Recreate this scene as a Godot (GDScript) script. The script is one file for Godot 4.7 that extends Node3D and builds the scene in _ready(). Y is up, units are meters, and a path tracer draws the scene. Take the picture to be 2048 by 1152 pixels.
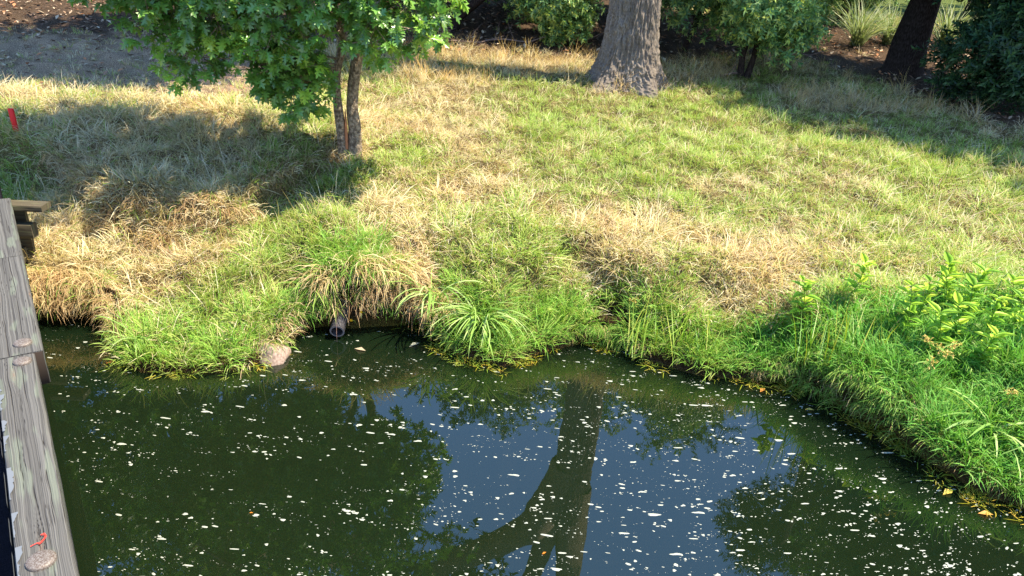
extends Node3D

var rng := RandomNumberGenerator.new()
var used := {}
var lump := FastNoiseLite.new()
var patch := FastNoiseLite.new()
var fine := FastNoiseLite.new()

# ---------------------------------------------------------------- helpers
func numbered(called: String) -> String:
	if not used.has(called):
		used[called] = 0
		return called
	used[called] += 1
	return "%s_%03d" % [called, used[called]]

func tag(o: Node, label: String, category: String, group := "", kind := "") -> void:
	if label: o.set_meta("label", label)
	if category: o.set_meta("category", category)
	if group: o.set_meta("group", group)
	if kind: o.set_meta("kind", kind)

func thing(called: String, label: String, category: String, at := Vector3.ZERO, turn := 0.0, group := "") -> Node3D:
	var o := Node3D.new()
	o.name = numbered(called)
	add_child(o)
	o.position = at
	o.rotation.y = turn
	tag(o, label, category, group)
	return o

func put(called: String, mesh: Mesh, m: Material, parent: Node = null) -> MeshInstance3D:
	var o := MeshInstance3D.new()
	o.mesh = mesh
	o.material_override = m
	if parent == null:
		o.name = numbered(called)
		add_child(o)
	else:
		o.name = called
		parent.add_child(o, true)
	return o

func scatter(called: String, mesh: Mesh, m: Material, where: Array, tint: Array, parent: Node = null) -> MultiMeshInstance3D:
	var mm := MultiMesh.new()
	mm.transform_format = MultiMesh.TRANSFORM_3D
	mm.use_colors = tint.size() > 0
	mm.mesh = mesh
	mm.instance_count = where.size()
	for i in where.size():
		mm.set_instance_transform(i, where[i])
		if tint.size() > 0:
			mm.set_instance_color(i, tint[i])
	var o := MultiMeshInstance3D.new()
	o.multimesh = mm
	o.material_override = m
	o.set_meta("kind", "stuff")
	if parent == null:
		o.name = numbered(called)
		add_child(o)
	else:
		o.name = called
		parent.add_child(o, true)
	return o

func C(r: int, g: int, b: int) -> Color:            # an sRGB colour as linear values, for vertex colours
	return Color(r / 255.0, g / 255.0, b / 255.0).srgb_to_linear()

func S(r: int, g: int, b: int) -> Color:            # the same as sRGB, for albedo_color
	return Color(r / 255.0, g / 255.0, b / 255.0)

func rr(a: float, b: float) -> float:
	return rng.randf_range(a, b)

func rdir() -> Vector3:
	var y := rr(-1, 1)
	var a := rr(0, TAU)
	var s := sqrt(1 - y * y)
	return Vector3(cos(a) * s, y, sin(a) * s)

func table(t: Array, x: float) -> float:            # piecewise linear through Vector2 points
	if x <= t[0].x: return t[0].y
	for i in range(1, t.size()):
		if x <= t[i].x:
			return lerpf(t[i - 1].y, t[i].y, (x - t[i - 1].x) / (t[i].x - t[i - 1].x))
	return t[t.size() - 1].y

func noise_tex(freq: float, ramp: Array, offs: Array, size := 512, seed_ := 1, octaves := 4, normal := false, bump := 4.0) -> NoiseTexture2D:
	var n := FastNoiseLite.new()
	n.seed = seed_
	n.frequency = freq
	n.fractal_octaves = octaves
	var t := NoiseTexture2D.new()
	t.width = size
	t.height = size
	t.seamless = true
	t.noise = n
	if normal:
		t.as_normal_map = true
		t.bump_strength = bump
	elif ramp.size():
		var g := Gradient.new()
		g.colors = PackedColorArray(ramp)
		g.offsets = PackedFloat32Array(offs)
		t.color_ramp = g
	return t

func mat(color: Color, rough := 0.8, spec := 0.3) -> StandardMaterial3D:
	var m := StandardMaterial3D.new()
	m.albedo_color = color
	m.roughness = rough
	m.metallic_specular = spec
	return m

func leafy(rough: float, spec: float, back: float, backcol := Color(1, 1, 1)) -> StandardMaterial3D:
	var m := mat(Color.WHITE, rough, spec)
	m.vertex_color_use_as_albedo = true
	m.cull_mode = BaseMaterial3D.CULL_DISABLED
	m.backlight_enabled = true
	m.backlight = Color(backcol.r * back, backcol.g * back, backcol.b * back).linear_to_srgb()
	return m

func tri(st: SurfaceTool, a: Vector3, b: Vector3, c: Vector3) -> void:
	st.add_vertex(a)
	st.add_vertex(b)
	st.add_vertex(c)

func frame_of(dir: Vector3, up: Vector3) -> Basis:  # y along dir, z near up
	var y := dir.normalized()
	var x := y.cross(up)
	if x.length() < 0.01: x = y.cross(Vector3(0.3, 0.1, 0.9))
	x = x.normalized()
	return Basis(x, y, x.cross(y))

# a tube through points; rough_ adds uneven thickness, closed end
func tube(st: SurfaceTool, pts: Array, radii: Array, sides := 6, rough_ := 0.0) -> void:
	var rings := []
	for i in pts.size():
		var d: Vector3 = (pts[mini(i + 1, pts.size() - 1)] - pts[maxi(i - 1, 0)]).normalized()
		var b := frame_of(d, Vector3(0.21, 0.13, 0.97))
		var ring := []
		for k in sides:
			var a := TAU * k / sides
			var r: float = radii[i]
			if rough_ > 0.0:
				r *= 1.0 + rough_ * fine.get_noise_3d(pts[i].x * 300 + cos(a) * 90, pts[i].y * 300, pts[i].z * 300 + sin(a) * 90)
			ring.append(pts[i] + (b.x * cos(a) + b.z * sin(a)) * r)
		rings.append(ring)
	for i in pts.size() - 1:
		for k in sides:
			var k2 := (k + 1) % sides
			tri(st, rings[i][k], rings[i][k2], rings[i + 1][k])
			tri(st, rings[i][k2], rings[i + 1][k2], rings[i + 1][k])
	var last: int = pts.size() - 1
	for k in range(1, sides - 1):
		tri(st, rings[last][0], rings[last][k], rings[last][k + 1])

func begin() -> SurfaceTool:
	var st := SurfaceTool.new()
	st.begin(Mesh.PRIMITIVE_TRIANGLES)
	return st

func finish(st: SurfaceTool, smooth := true) -> ArrayMesh:
	if smooth:
		st.index()
	st.generate_normals()
	return st.commit()

func curve(a: Vector3, b: Vector3, sag: Vector3, n: int) -> Array:
	var out := []
	for i in n + 1:
		var t := float(i) / n
		out.append(a.lerp(b, t) + sag * (4 * t * (1 - t)))
	return out

func box(st: SurfaceTool, c: Vector3, s: Vector3, bev := 0.004) -> void:   # a box with chamfered edges
	var h := s / 2
	var pts := PackedVector3Array()
	for ax in 3:
		for sg in [-1.0, 1.0]:
			for u in [-1.0, 1.0]:
				for v in [-1.0, 1.0]:
					var p := Vector3.ZERO
					p[ax] = sg * h[ax]
					p[(ax + 1) % 3] = u * (h[(ax + 1) % 3] - bev)
					p[(ax + 2) % 3] = v * (h[(ax + 2) % 3] - bev)
					pts.append(p)
	var face := func(a: int, b: int, d: int, e: int) -> void:
		var n := (pts[b] - pts[a]).cross(pts[d] - pts[a])
		var mid := (pts[a] + pts[b] + pts[d] + pts[e]) / 4
		if n.dot(mid) > 0:
			tri(st, c + pts[a], c + pts[d], c + pts[b])
			tri(st, c + pts[b], c + pts[d], c + pts[e])
		else:
			tri(st, c + pts[a], c + pts[b], c + pts[d])
			tri(st, c + pts[b], c + pts[e], c + pts[d])
	for ax in 3:
		for sg in 2:
			var o := ax * 8 + sg * 4
			face.call(o, o + 1, o + 2, o + 3)
	for ax in 3:                                      # edge chamfers between faces ax and ax+1
		var bx := (ax + 1) % 3
		for s1 in 2:
			for s2 in 2:
				# on face ax the first index runs along bx, the second along the third axis
				var a0 := ax * 8 + s1 * 4 + s2 * 2
				# on face bx the first index runs along the third axis, the second along ax
				var b0 := bx * 8 + s2 * 4 + s1
				face.call(a0, a0 + 1, b0, b0 + 2)
	for i in 2:
		for j in 2:
			for k in 2:
				var a := 0 * 8 + i * 4 + j * 2 + k
				var b := 1 * 8 + j * 4 + k * 2 + i
				var d := 2 * 8 + k * 4 + i * 2 + j
				var n := (pts[b] - pts[a]).cross(pts[d] - pts[a])
				if n.dot(pts[a]) > 0: tri(st, c + pts[a], c + pts[d], c + pts[b])
				else: tri(st, c + pts[a], c + pts[b], c + pts[d])

# ---------------------------------------------------------------- the lie of the land (f = metres ahead of the bridge, z = -f)
var EDGE := [Vector2(-14, 5.2), Vector2(-6, 4.7), Vector2(-3.6, 4.5), Vector2(-3.25, 4.5), Vector2(-2.96, 4.56), Vector2(-2.74, 4.52), Vector2(-2.6, 4.1), Vector2(-2.3, 3.93),
	Vector2(-1.84, 3.98), Vector2(-1.63, 4.12), Vector2(-1.54, 4.32), Vector2(-1.47, 4.6), Vector2(-1.3, 4.67), Vector2(-1.13, 4.68), Vector2(-0.84, 4.78), Vector2(-0.62, 4.8),
	Vector2(-0.48, 4.54), Vector2(-0.29, 4.4), Vector2(-0.02, 4.3), Vector2(0.23, 4.52), Vector2(0.45, 4.66), Vector2(0.68, 4.73), Vector2(0.84, 4.7), Vector2(0.97, 4.5),
	Vector2(1.33, 4.36), Vector2(1.67, 4.34), Vector2(1.98, 4.3), Vector2(2.17, 4.04), Vector2(2.43, 3.74), Vector2(2.5, 3.52), Vector2(2.69, 3.3), Vector2(2.89, 3.2), Vector2(3.6, 2.7), Vector2(6, 1.4), Vector2(14, -3)]
# how high the bank's lip stands over the water, how far the face is hollowed out below it, and over what distance the ground joins the meadow
var LIP := [Vector2(-6, 0.4), Vector2(-3.2, 0.3), Vector2(-2.75, 0.26), Vector2(-2.55, 0.06), Vector2(-1.62, 0.05), Vector2(-1.45, 0.34), Vector2(-1.2, 0.5), Vector2(-0.8, 0.44), Vector2(-0.6, 0.34), Vector2(-0.42, 0.1),
	Vector2(0.1, 0.05), Vector2(0.45, 0.12), Vector2(0.62, 0.22), Vector2(0.84, 0.24), Vector2(1.0, 0.08), Vector2(1.6, 0.08), Vector2(2.0, 0.2), Vector2(2.3, 0.3), Vector2(2.48, 0.22), Vector2(2.75, 0.1), Vector2(6, 0.1)]
var HOLLOW := [Vector2(-3.3, 0.08), Vector2(-2.8, 0.18), Vector2(-2.6, 0.0), Vector2(-1.6, 0.0), Vector2(-1.4, 0.1), Vector2(-0.9, 0.04), Vector2(-0.65, 0.12), Vector2(-0.4, 0.0), Vector2(0.4, 0.0), Vector2(0.7, 0.14), Vector2(0.95, 0.02), Vector2(1.7, 0.02), Vector2(2.1, 0.14), Vector2(2.5, 0.14), Vector2(2.7, 0.0)]
var JOIN := [Vector2(-3.3, 0.7), Vector2(-2.6, 1.0), Vector2(-1.6, 1.0), Vector2(-1.3, 0.45), Vector2(-0.7, 0.45), Vector2(-0.3, 0.85), Vector2(0.3, 0.8), Vector2(0.8, 0.5), Vector2(1.4, 0.8), Vector2(2.5, 0.9), Vector2(4, 1.2)]
var STEP := [Vector2(-4.6, 6.0), Vector2(-3.82, 5.75), Vector2(-3.3, 5.35), Vector2(-2.76, 5.2), Vector2(-2.18, 5.16), Vector2(-2.05, 5.5), Vector2(-1.74, 6.1), Vector2(-1.4, 6.5)]
var MEADOW := [Vector2(-10, 0.2), Vector2(4.5, 0.45), Vector2(7, 0.94), Vector2(14, 1.64), Vector2(30, 2.3), Vector2(140, 5.0)]

func edge(x: float) -> float:
	return table(EDGE, x) + 0.02 * fine.get_noise_2d(x * 400.0, 7.0)

func height(x: float, f: float) -> float:
	var t := f - edge(x)
	if t < 0:
		return -0.06 + 0.42 * t if t > -1.0 else -0.48 + 0.25 * (t + 1.0)
	var u := table(MEADOW, f)
	var side := smoothstep(-1.35, -1.95, x) * smoothstep(8.0, 6.5, f)
	var s := table(STEP, x)
	u += side * (-0.12 + 0.25 * smoothstep(s - 0.14, s + 0.14, f))
	var lip := table(LIP, x)
	var d := table(JOIN, x)
	var k := clampf(t / d, 0, 1)
	var h := lerpf(lip, u, k * (1.4 - 0.4 * k) if lip > 0.2 else smoothstep(0, 1, k) * 0.6 + 0.4 * k)
	var rough_ := clampf(t / 0.4, 0.15, 1)
	h += rough_ * (0.065 * lump.get_noise_2d(x * 100, f * 100) + 0.035 * fine.get_noise_2d(x * 160, f * 160))
	h += 0.07 * rough_ * smoothstep(1.3, 0.5, t) * smoothstep(2.0, 1.5, x) * (lump.get_noise_2d(x * 210 + 500, f * 150) - 0.1)
	# a few hollows between tussocks
	for p in [Vector3(-1.5, 4.72, 0.16), Vector3(-0.62, 4.86, 0.14), Vector3(-2.75, 4.62, 0.12), Vector3(1.4, 4.98, 0.1), Vector3(0.0, 5.15, 0.08), Vector3(-1.0, 5.2, 0.08), Vector3(0.7, 4.95, 0.34), Vector3(0.74, 4.85, 0.3), Vector3(0.8, 4.8, 0.2), Vector3(0.52, 5.2, 0.18), Vector3(2.35, 5.0, 0.1), Vector3(2.1, 5.05, 0.08), Vector3(-1.62, 4.8, 0.2), Vector3(-0.55, 4.98, 0.1)]:
		var q := Vector2(x - p.x, (f - p.y) * 1.3).length()
		h -= p.z * exp(-q * q / 0.018)
	return h

func on_ground(x: float, f: float, over := 0.0) -> Vector3:
	return Vector3(x, height(x, f) + over, -f)

# 0 green .. 1 dry; the patches seen in the meadow as (x, f, radius, change)
var DRY := [[0.46, 8.9, 0.8, -0.35], [0.8, 7.2, 1.1, -0.4], [-1.05, 6.4, 0.5, -0.45], [-1.55, 5.0, 0.45, -0.55], [-1.1, 7.6, 0.8, 0.4], [-0.4, 6.6, 0.7, 0.4], [-2.7, 6.3, 1.0, 0.4], [-3.7, 6.6, 0.8, 0.3], [-6.0, 9.4, 2.4, 0.5], [-3.3, 5.5, 0.5, 0.45],
	[1.7, 5.15, 0.6, 0.5], [2.7, 5.0, 0.5, 0.5], [1.0, 5.3, 0.35, 0.3], [-0.9, 4.9, 0.45, 0.45], [-1.9, 4.5, 0.6, -0.35], [-0.1, 4.5, 0.55, -0.6], [1.3, 4.5, 0.45, -0.45], [2.5, 8.3, 0.7, -0.5],
	[3.4, 7.5, 0.8, -0.5], [4.2, 7.1, 0.8, -0.4], [1.6, 8.4, 0.5, -0.4], [-0.4, 10.0, 1.3, 0.45], [1.2, 9.9, 1.0, 0.4], [3.6, 8.8, 1.0, 0.3], [2.6, 4.1, 0.9, -0.9], [3.4, 3.6, 1.2, -0.9], [2.9, 6.3, 0.8, 0.1],
	[-2.2, 7.4, 0.5, -0.3], [-4.0, 7.5, 0.9, -0.1], [-2.4, 5.0, 0.6, 0.2], [-2.7, 4.85, 0.45, 0.35], [-3.2, 4.9, 0.5, 0.3], [-2.1, 4.85, 0.35, 0.3], [0.6, 5.8, 0.8, 0.05], [0.0, 5.2, 0.5, 0.1], [-4.2, 5.4, 0.35, -0.6]]

func dryness(x: float, f: float) -> float:
	var d := 0.49 + 0.55 * patch.get_noise_2d(x * 60, f * 60) + 0.3 * patch.get_noise_2d(x * 190 + 90, f * 190)
	for p in DRY:
		var q: float = Vector2(x - p[0], f - p[1]).length() / p[2]
		if q < 2.2: d += p[3] * exp(-q * q)
	return clampf(d, 0, 1)

func litter(x: float, f: float) -> float:           # bare ground under the shrubs
	var far := table([Vector2(-9, 9.4), Vector2(-4.2, 9.9), Vector2(-3.2, 10.3), Vector2(-1, 10.25), Vector2(0.6, 10.4), Vector2(2.0, 10.6), Vector2(3.0, 11.0), Vector2(4.2, 11.2), Vector2(5.0, 9.6), Vector2(5.7, 8.4), Vector2(9, 7.6)], x)
	return smoothstep(far - 0.25, far + 0.35, f + 0.5 * patch.get_noise_2d(x * 150, f * 150))

# ---------------------------------------------------------------- grass
func blade(st: SurfaceTool, root: Vector3, az: float, tilt: float, bend: float, length: float, w: float, c0: Color, c1: Color, parts := 3, soft := 0.55) -> void:
	var p := root
	var twist := rr(-0.5, 0.5)
	var roll := rr(-0.9, 0.9)
	var side := Vector3(-sin(az), 0, cos(az)).rotated(Vector3(cos(az), 0, sin(az)), roll)
	var prev_l := p - side * w * 0.5
	var prev_r := p + side * w * 0.5
	for i in parts:
		var k := float(i + 1) / parts
		var a := tilt + bend * (k - 0.5 / parts)
		var dirh := Vector3(cos(az + twist * k), 0, sin(az + twist * k))
		var d := Vector3.UP * cos(a) + dirh * sin(a)
		p += d * (length / parts)
		side = Vector3(-dirh.z, 0, dirh.x).rotated(dirh, roll)
		var n := side.cross(d).normalized()
		var flip := n.y > 0
		if n.y < 0: n = -n
		n = (n * (1.0 - soft) + Vector3.UP * soft).normalized()
		st.set_normal(n)
		var cc0 := c0.lerp(c1, float(i) / parts)
		var cc1 := c0.lerp(c1, k)
		if i == parts - 1:
			st.set_color(cc0); st.add_vertex(prev_r if flip else prev_l)
			st.set_color(cc0); st.add_vertex(prev_l if flip else prev_r)
			st.set_color(cc1); st.add_vertex(p)
		else:
			var ww := w * (0.5 - 0.28 * k * k)
			var l := p - side * ww
			var r := p + side * ww
			if flip:
				st.set_color(cc0); st.add_vertex(prev_r)
				st.set_color(cc0); st.add_vertex(prev_l)
				st.set_color(cc1); st.add_vertex(l)
				st.set_color(cc0); st.add_vertex(prev_r)
				st.set_color(cc1); st.add_vertex(l)
				st.set_color(cc1); st.add_vertex(r)
			else:
				st.set_color(cc0); st.add_vertex(prev_l)
				st.set_color(cc0); st.add_vertex(prev_r)
				st.set_color(cc1); st.add_vertex(l)
				st.set_color(cc0); st.add_vertex(prev_r)
				st.set_color(cc1); st.add_vertex(r)
				st.set_color(cc1); st.add_vertex(l)
			prev_l = l
			prev_r = r

func clump(n: int, spread: float, len0: float, len1: float, w: float, tilt: float, bend: float, dry: float, kind := 0) -> ArrayMesh:
	var st := begin()
	for i in n:
		var a := rr(0, TAU)
		var d := sqrt(rng.randf()) * spread
		var c1: Color
		var c0: Color
		if rng.randf() < dry:
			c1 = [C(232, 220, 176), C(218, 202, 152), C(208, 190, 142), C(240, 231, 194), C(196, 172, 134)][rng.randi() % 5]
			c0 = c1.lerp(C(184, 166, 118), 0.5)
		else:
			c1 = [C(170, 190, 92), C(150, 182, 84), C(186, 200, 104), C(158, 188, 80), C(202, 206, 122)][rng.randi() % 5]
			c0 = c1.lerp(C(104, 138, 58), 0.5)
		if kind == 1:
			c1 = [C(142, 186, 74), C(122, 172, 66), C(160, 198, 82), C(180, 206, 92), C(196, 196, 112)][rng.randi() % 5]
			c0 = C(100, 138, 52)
		var az := a + rr(-0.9, 0.9)
		var tl := rr(0.1, tilt)
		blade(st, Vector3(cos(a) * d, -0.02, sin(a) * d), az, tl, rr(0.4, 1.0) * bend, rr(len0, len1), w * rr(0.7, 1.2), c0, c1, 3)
		if kind == 2 and i % 4 == 0:                   # a seed head on a stalk
			var az2 := rr(0, TAU)
			blade(st, Vector3(cos(a) * d, -0.02, sin(a) * d), az2, rr(0.05, 0.3), 0.7, len1 * rr(1.1, 1.5), 0.003, C(200, 170, 100), C(222, 194, 130), 3)
	return st.commit()

func hanging(n: int, dry: float, len0: float, len1: float) -> ArrayMesh:      # blades that spill over a lip towards +z
	var st := begin()
	for i in n:
		var c1: Color = [C(222, 200, 148), C(206, 178, 130), C(232, 212, 162), C(186, 154, 112)][rng.randi() % 4]
		if rng.randf() > dry:
			c1 = [C(134, 180, 74), C(164, 194, 92), C(116, 170, 66)][rng.randi() % 3]
		blade(st, Vector3(rr(-0.11, 0.11), rr(-0.04, 0.03), rr(-0.08, 0.03)), PI / 2 + rr(-0.75, 0.75), rr(0.3, 1.0), rr(1.5, 2.3), rr(len0, len1), rr(0.0035, 0.0058), c1.lerp(C(120, 104, 70), 0.3), c1, 4)
	return st.commit()

# ---------------------------------------------------------------- leaves and trees
func oak_leaf() -> ArrayMesh:
	var half := [Vector2(0.012, -0.18), Vector2(0.015, 0.08), Vector2(0.2, 0.14), Vector2(0.17, 0.2), Vector2(0.05, 0.27), Vector2(0.3, 0.36), Vector2(0.42, 0.5), Vector2(0.27, 0.5), Vector2(0.08, 0.52), Vector2(0.24, 0.66), Vector2(0.3, 0.8), Vector2(0.1, 0.74), Vector2(0.1, 0.86)]
	var poly := PackedVector2Array()
	for p in half: poly.append(p)
	poly.append(Vector2(0, 1.0))
	for i in half.size(): poly.append(Vector2(-half[half.size() - 1 - i].x, half[half.size() - 1 - i].y))
	var idx := Geometry2D.triangulate_polygon(poly)
	var st := begin()
	for i in idx:
		var p := poly[i]
		st.set_color(Color.WHITE)
		st.add_vertex(Vector3(p.x, p.y, 0.45 * absf(p.x) - 0.3 * maxf(p.y, 0) * maxf(p.y, 0) * 0.7))
	return finish(st, true)

func plain_leaf(st: SurfaceTool, root: Vector3, dir: Vector3, up: Vector3, length: float, w: float, c: Color, droop := 0.25) -> void:
	var b := frame_of(dir, up)
	var mid := root + b.y * length * 0.5 + b.z * 0.03 * length
	var tip := root + b.y * length - b.z * droop * length
	var l := mid - b.x * w * 0.5 + b.z * w * 0.22
	var r := mid + b.x * w * 0.5 + b.z * w * 0.22
	st.set_color(c); tri(st, root, l, mid)
	st.set_color(c); tri(st, root, mid, r)
	st.set_color(c); tri(st, l, tip, mid)
	st.set_color(c); tri(st, mid, tip, r)

func sprig(n: int, length: float, leaf_l: float, leaf_w: float, cols: Array, tip_col: Color) -> ArrayMesh:
	var st := begin()
	for i in n:
		var k := float(i) / n
		var a := i * 2.4 + rr(-0.3, 0.3)
		var open := lerpf(1.25, 0.5, k)
		var d := Vector3(cos(a) * sin(open), cos(open), sin(a) * sin(open))
		var c: Color = cols[rng.randi() % cols.size()]
		if k > 0.7: c = c.lerp(tip_col, 0.6)
		plain_leaf(st, Vector3(0, k * length, 0), d, (Vector3.UP * 0.8 + d * 0.3 + rdir() * 0.5), leaf_l * rr(0.7, 1.15) * (1.0 if k < 0.8 else 0.75), leaf_w * rr(0.8, 1.2), c)
	return finish(st, false)

func bark_trunk(pts: Array, radii: Array, sides: int, rows: int, ridge: float, freq: float, buttress := 0.0, feet := 5) -> ArrayMesh:
	var n := FastNoiseLite.new()
	n.seed = 11
	n.frequency = 1.0
	n.fractal_type = FastNoiseLite.FRACTAL_RIDGED
	n.fractal_octaves = 3
	var vs := PackedVector3Array()
	var cs := PackedColorArray()
	for j in rows + 1:
		var t := float(j) / rows * (pts.size() - 1)
		var i := mini(int(t), pts.size() - 2)
		var k := t - i
		var p: Vector3 = pts[i].cubic_interpolate(pts[i + 1], pts[maxi(i - 1, 0)], pts[mini(i + 2, pts.size() - 1)], k)
		var r: float = lerpf(radii[i], radii[i + 1], k)
		for s in sides:
			var a := TAU * s / sides
			var wob := 1.0 + 0.06 * fine.get_noise_3d(cos(a) * 60, p.y * 40, sin(a) * 60)
			var foot := buttress * exp(-p.y / 0.3) * pow(maxf(0, 0.5 + 0.5 * cos(a * feet + 0.8 + 0.4 * sin(a))), 1.5)
			var q := Vector3(cos(a) * r * freq, p.y * freq * 0.13 + 0.1 * sin(a * 3), sin(a) * r * freq)
			var v := n.get_noise_3d(q.x, q.y, q.z)
			var rad := r * wob + foot + ridge * v
			vs.append(p + Vector3(cos(a), 0, sin(a)) * rad)
			var tone := 0.5 + 0.5 * fine.get_noise_3d(p.x * 90 + cos(a) * 50, p.y * 30, sin(a) * 50)
			cs.append(C(116, 107, 97).lerp(C(166, 155, 141), tone))
	var ix := PackedInt32Array()
	for j in rows:
		for s in sides:
			var a := j * sides + s
			var b := j * sides + (s + 1) % sides
			ix.append_array([a, b, a + sides, b, b + sides, a + sides])
	var st := begin()
	for i in vs.size():
		st.set_color(cs[i])
		st.add_vertex(vs[i])
	for i in ix: st.add_index(i)
	st.generate_normals()
	return st.commit()

var bark_dark: StandardMaterial3D
var bark_oak: StandardMaterial3D
var bark_grey: StandardMaterial3D

# stems: [[points], [radii]]; crown: [centre, radii, clusters, cluster radius, sprigs per cluster]; all relative to the base
func tree(called: String, label: String, category: String, base: Vector3, stems: Array, crown: Array, limbs: int, leaf: Array, leaf_m: Material, bark: Material, tone: Color, size: float, group := "", stem_name := "trunk") -> Node3D:
	var t := thing(called, label, category, base, 0, group)
	var joints := []
	for s in stems:
		var st := begin()
		tube(st, s[0], s[1], 9, 0.25)
		put(stem_name, finish(st), bark, t)
		for i in range(1, s[0].size()):
			joints.append([s[0][i], s[1][i]])
			joints.append([(s[0][i] + s[0][i - 1]) / 2, (s[1][i] + s[1][i - 1]) / 2])
	var clusters := []
	for e in crown:
		for i in e[2]:
			var d := rdir() * pow(rng.randf(), 0.4)
			clusters.append([e[0] + d * e[1], e[3] * rr(0.7, 1.25), e[4], e[0]])
	var near := func(p: Vector3) -> Array:
		var best = joints[0]
		var bd := 1e9
		for j in joints:
			var q: Vector3 = p - j[0]
			var dd := q.length() + maxf(0, -q.y) * 0.8
			if dd < bd:
				bd = dd
				best = j
		return best
	for i in mini(limbs, clusters.size()):
		var target: Vector3 = clusters[i * clusters.size() / limbs][0]
		var j: Array = near.call(target)
		var pts := curve(j[0], target, Vector3(rr(-0.06, 0.06), 0.1, rr(-0.06, 0.06)) * (target - j[0]).length(), 6)
		var r0: float = minf(j[1] * 0.7, 0.02 + 0.022 * (target - j[0]).length())
		var rs := []
		for k in 7: rs.append(lerpf(r0, 0.006, k / 6.0))
		var st := begin()
		tube(st, pts, rs, 6, 0.2)
		put("limb", finish(st), bark, t)
		for k in range(1, 7): joints.append([pts[k], rs[k]])
	var tw := begin()
	var where := []
	var tint := []
	for c in clusters:
		var j: Array = near.call(c[0])
		var cp := curve(j[0], c[0], rdir() * 0.05, 3)
		tube(tw, cp, [minf(j[1], 0.014), 0.009, 0.006, 0.003], 4)
		var shade := rr(0.75, 1.2)
		for k in c[2]:
			var d: Vector3 = rdir()
			var p: Vector3 = c[0] + d * c[1] * sqrt(rng.randf()) * Vector3(1, 0.75, 1)
			if k % 5 == 0: tube(tw, [c[0], p], [0.005, 0.002], 3)
			var out: Vector3 = ((p - c[3]).normalized() * 0.6 + d * 0.7 + Vector3(0, -0.15, 0)).normalized()
			var s := size * rr(0.75, 1.25)
			where.append(Transform3D(frame_of(out, Vector3.UP + rdir() * 0.4).scaled(Vector3.ONE * s), p))
			var v := shade * rr(0.8, 1.2)
			tint.append(Color(tone.r * v * rr(0.9, 1.1), tone.g * v, tone.b * v * rr(0.85, 1.15)))
	var tm := put("twigs", finish(tw), bark, t)
	tm.set_meta("kind", "stuff")
	for li in leaf.size():
		var w2 := []
		var t2 := []
		for i in range(li, where.size(), leaf.size()):
			w2.append(where[i])
			t2.append(tint[i])
		scatter("crown", leaf[li], leaf_m, w2, t2, t)
	return t

func _ready() -> void:
	# ------------------------------------------------------------ camera, sky, sun, exposure
	var cam := Camera3D.new()
	cam.name = "camera"
	add_child(cam)
	cam.position = Vector3(0, 2.6, 0)
	cam.rotation_degrees = Vector3(-25, 0, 4)
	cam.fov = 43.0
	cam.far = 400
	cam.current = true
	var env := Environment.new()
	var sm := ProceduralSkyMaterial.new()
	sm.sky_top_color = S(98, 138, 198)
	sm.sky_horizon_color = S(206, 212, 216)
	sm.sky_curve = 0.12
	sm.ground_bottom_color = S(70, 74, 58)
	sm.ground_horizon_color = S(150, 160, 150)
	sm.sky_energy_multiplier = 1.12
	var sky := Sky.new()
	sky.sky_material = sm
	env.background_mode = Environment.BG_SKY
	env.sky = sky
	env.tonemap_mode = Environment.TONE_MAPPER_LINEAR
	env.tonemap_exposure = 2.5
	env.sdfgi_enabled = true
	env.ssao_enabled = true
	env.ssil_enabled = true
	var we := WorldEnvironment.new()
	we.name = "world_environment"
	we.environment = env
	add_child(we)
	var sun := DirectionalLight3D.new()
	sun.name = "sun"
	add_child(sun)
	sun.light_energy = 1.6
	sun.light_color = Color(1.0, 0.95, 0.86)
	sun.light_angular_distance = 0.5
	sun.shadow_enabled = true
	sun.look_at_from_position(Vector3(0.46, 0.88, 0.03), Vector3.ZERO)

	rng.seed = 7
	lump.seed = 3; lump.frequency = 0.022; lump.fractal_octaves = 3
	patch.seed = 5; patch.frequency = 0.014; patch.fractal_octaves = 3
	fine.seed = 9; fine.frequency = 0.02; fine.fractal_octaves = 3

	bark_dark = mat(S(70, 61, 55), 0.95, 0.2)
	bark_dark.uv1_triplanar = true
	bark_dark.uv1_scale = Vector3(6, 2, 6)
	bark_dark.albedo_texture = noise_tex(0.03, [Color(0.55, 0.52, 0.5), Color(1, 1, 1)], [0.2, 0.8], 256, 21)
	bark_oak = mat(S(178, 164, 146), 0.9, 0.25)
	bark_oak.uv1_triplanar = true
	bark_oak.uv1_scale = Vector3(5, 4, 5)
	bark_oak.albedo_texture = noise_tex(0.012, [Color(0.55, 0.52, 0.5), Color(0.76, 0.73, 0.68), Color(1, 0.98, 0.94)], [0.25, 0.5, 0.75], 512, 22)
	bark_oak.heightmap_enabled = true
	bark_oak.heightmap_texture = noise_tex(0.03, [], [], 512, 23)
	bark_oak.heightmap_scale = 1.0
	bark_grey = mat(Color.WHITE, 0.95, 0.2)
	bark_grey.vertex_color_use_as_albedo = true
	bark_grey.uv1_triplanar = true
	bark_grey.uv1_scale = Vector3(9, 2.4, 9)
	bark_grey.albedo_texture = noise_tex(0.02, [Color(0.7, 0.68, 0.66), Color(1, 1, 1)], [0.25, 0.75], 512, 24)

	build_ground()
	build_water()
	build_bridge()
	build_big_tree()
	build_young_oak()
	build_shrubs()
	build_grass()
	build_bank_plants()
	build_small_things()

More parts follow.
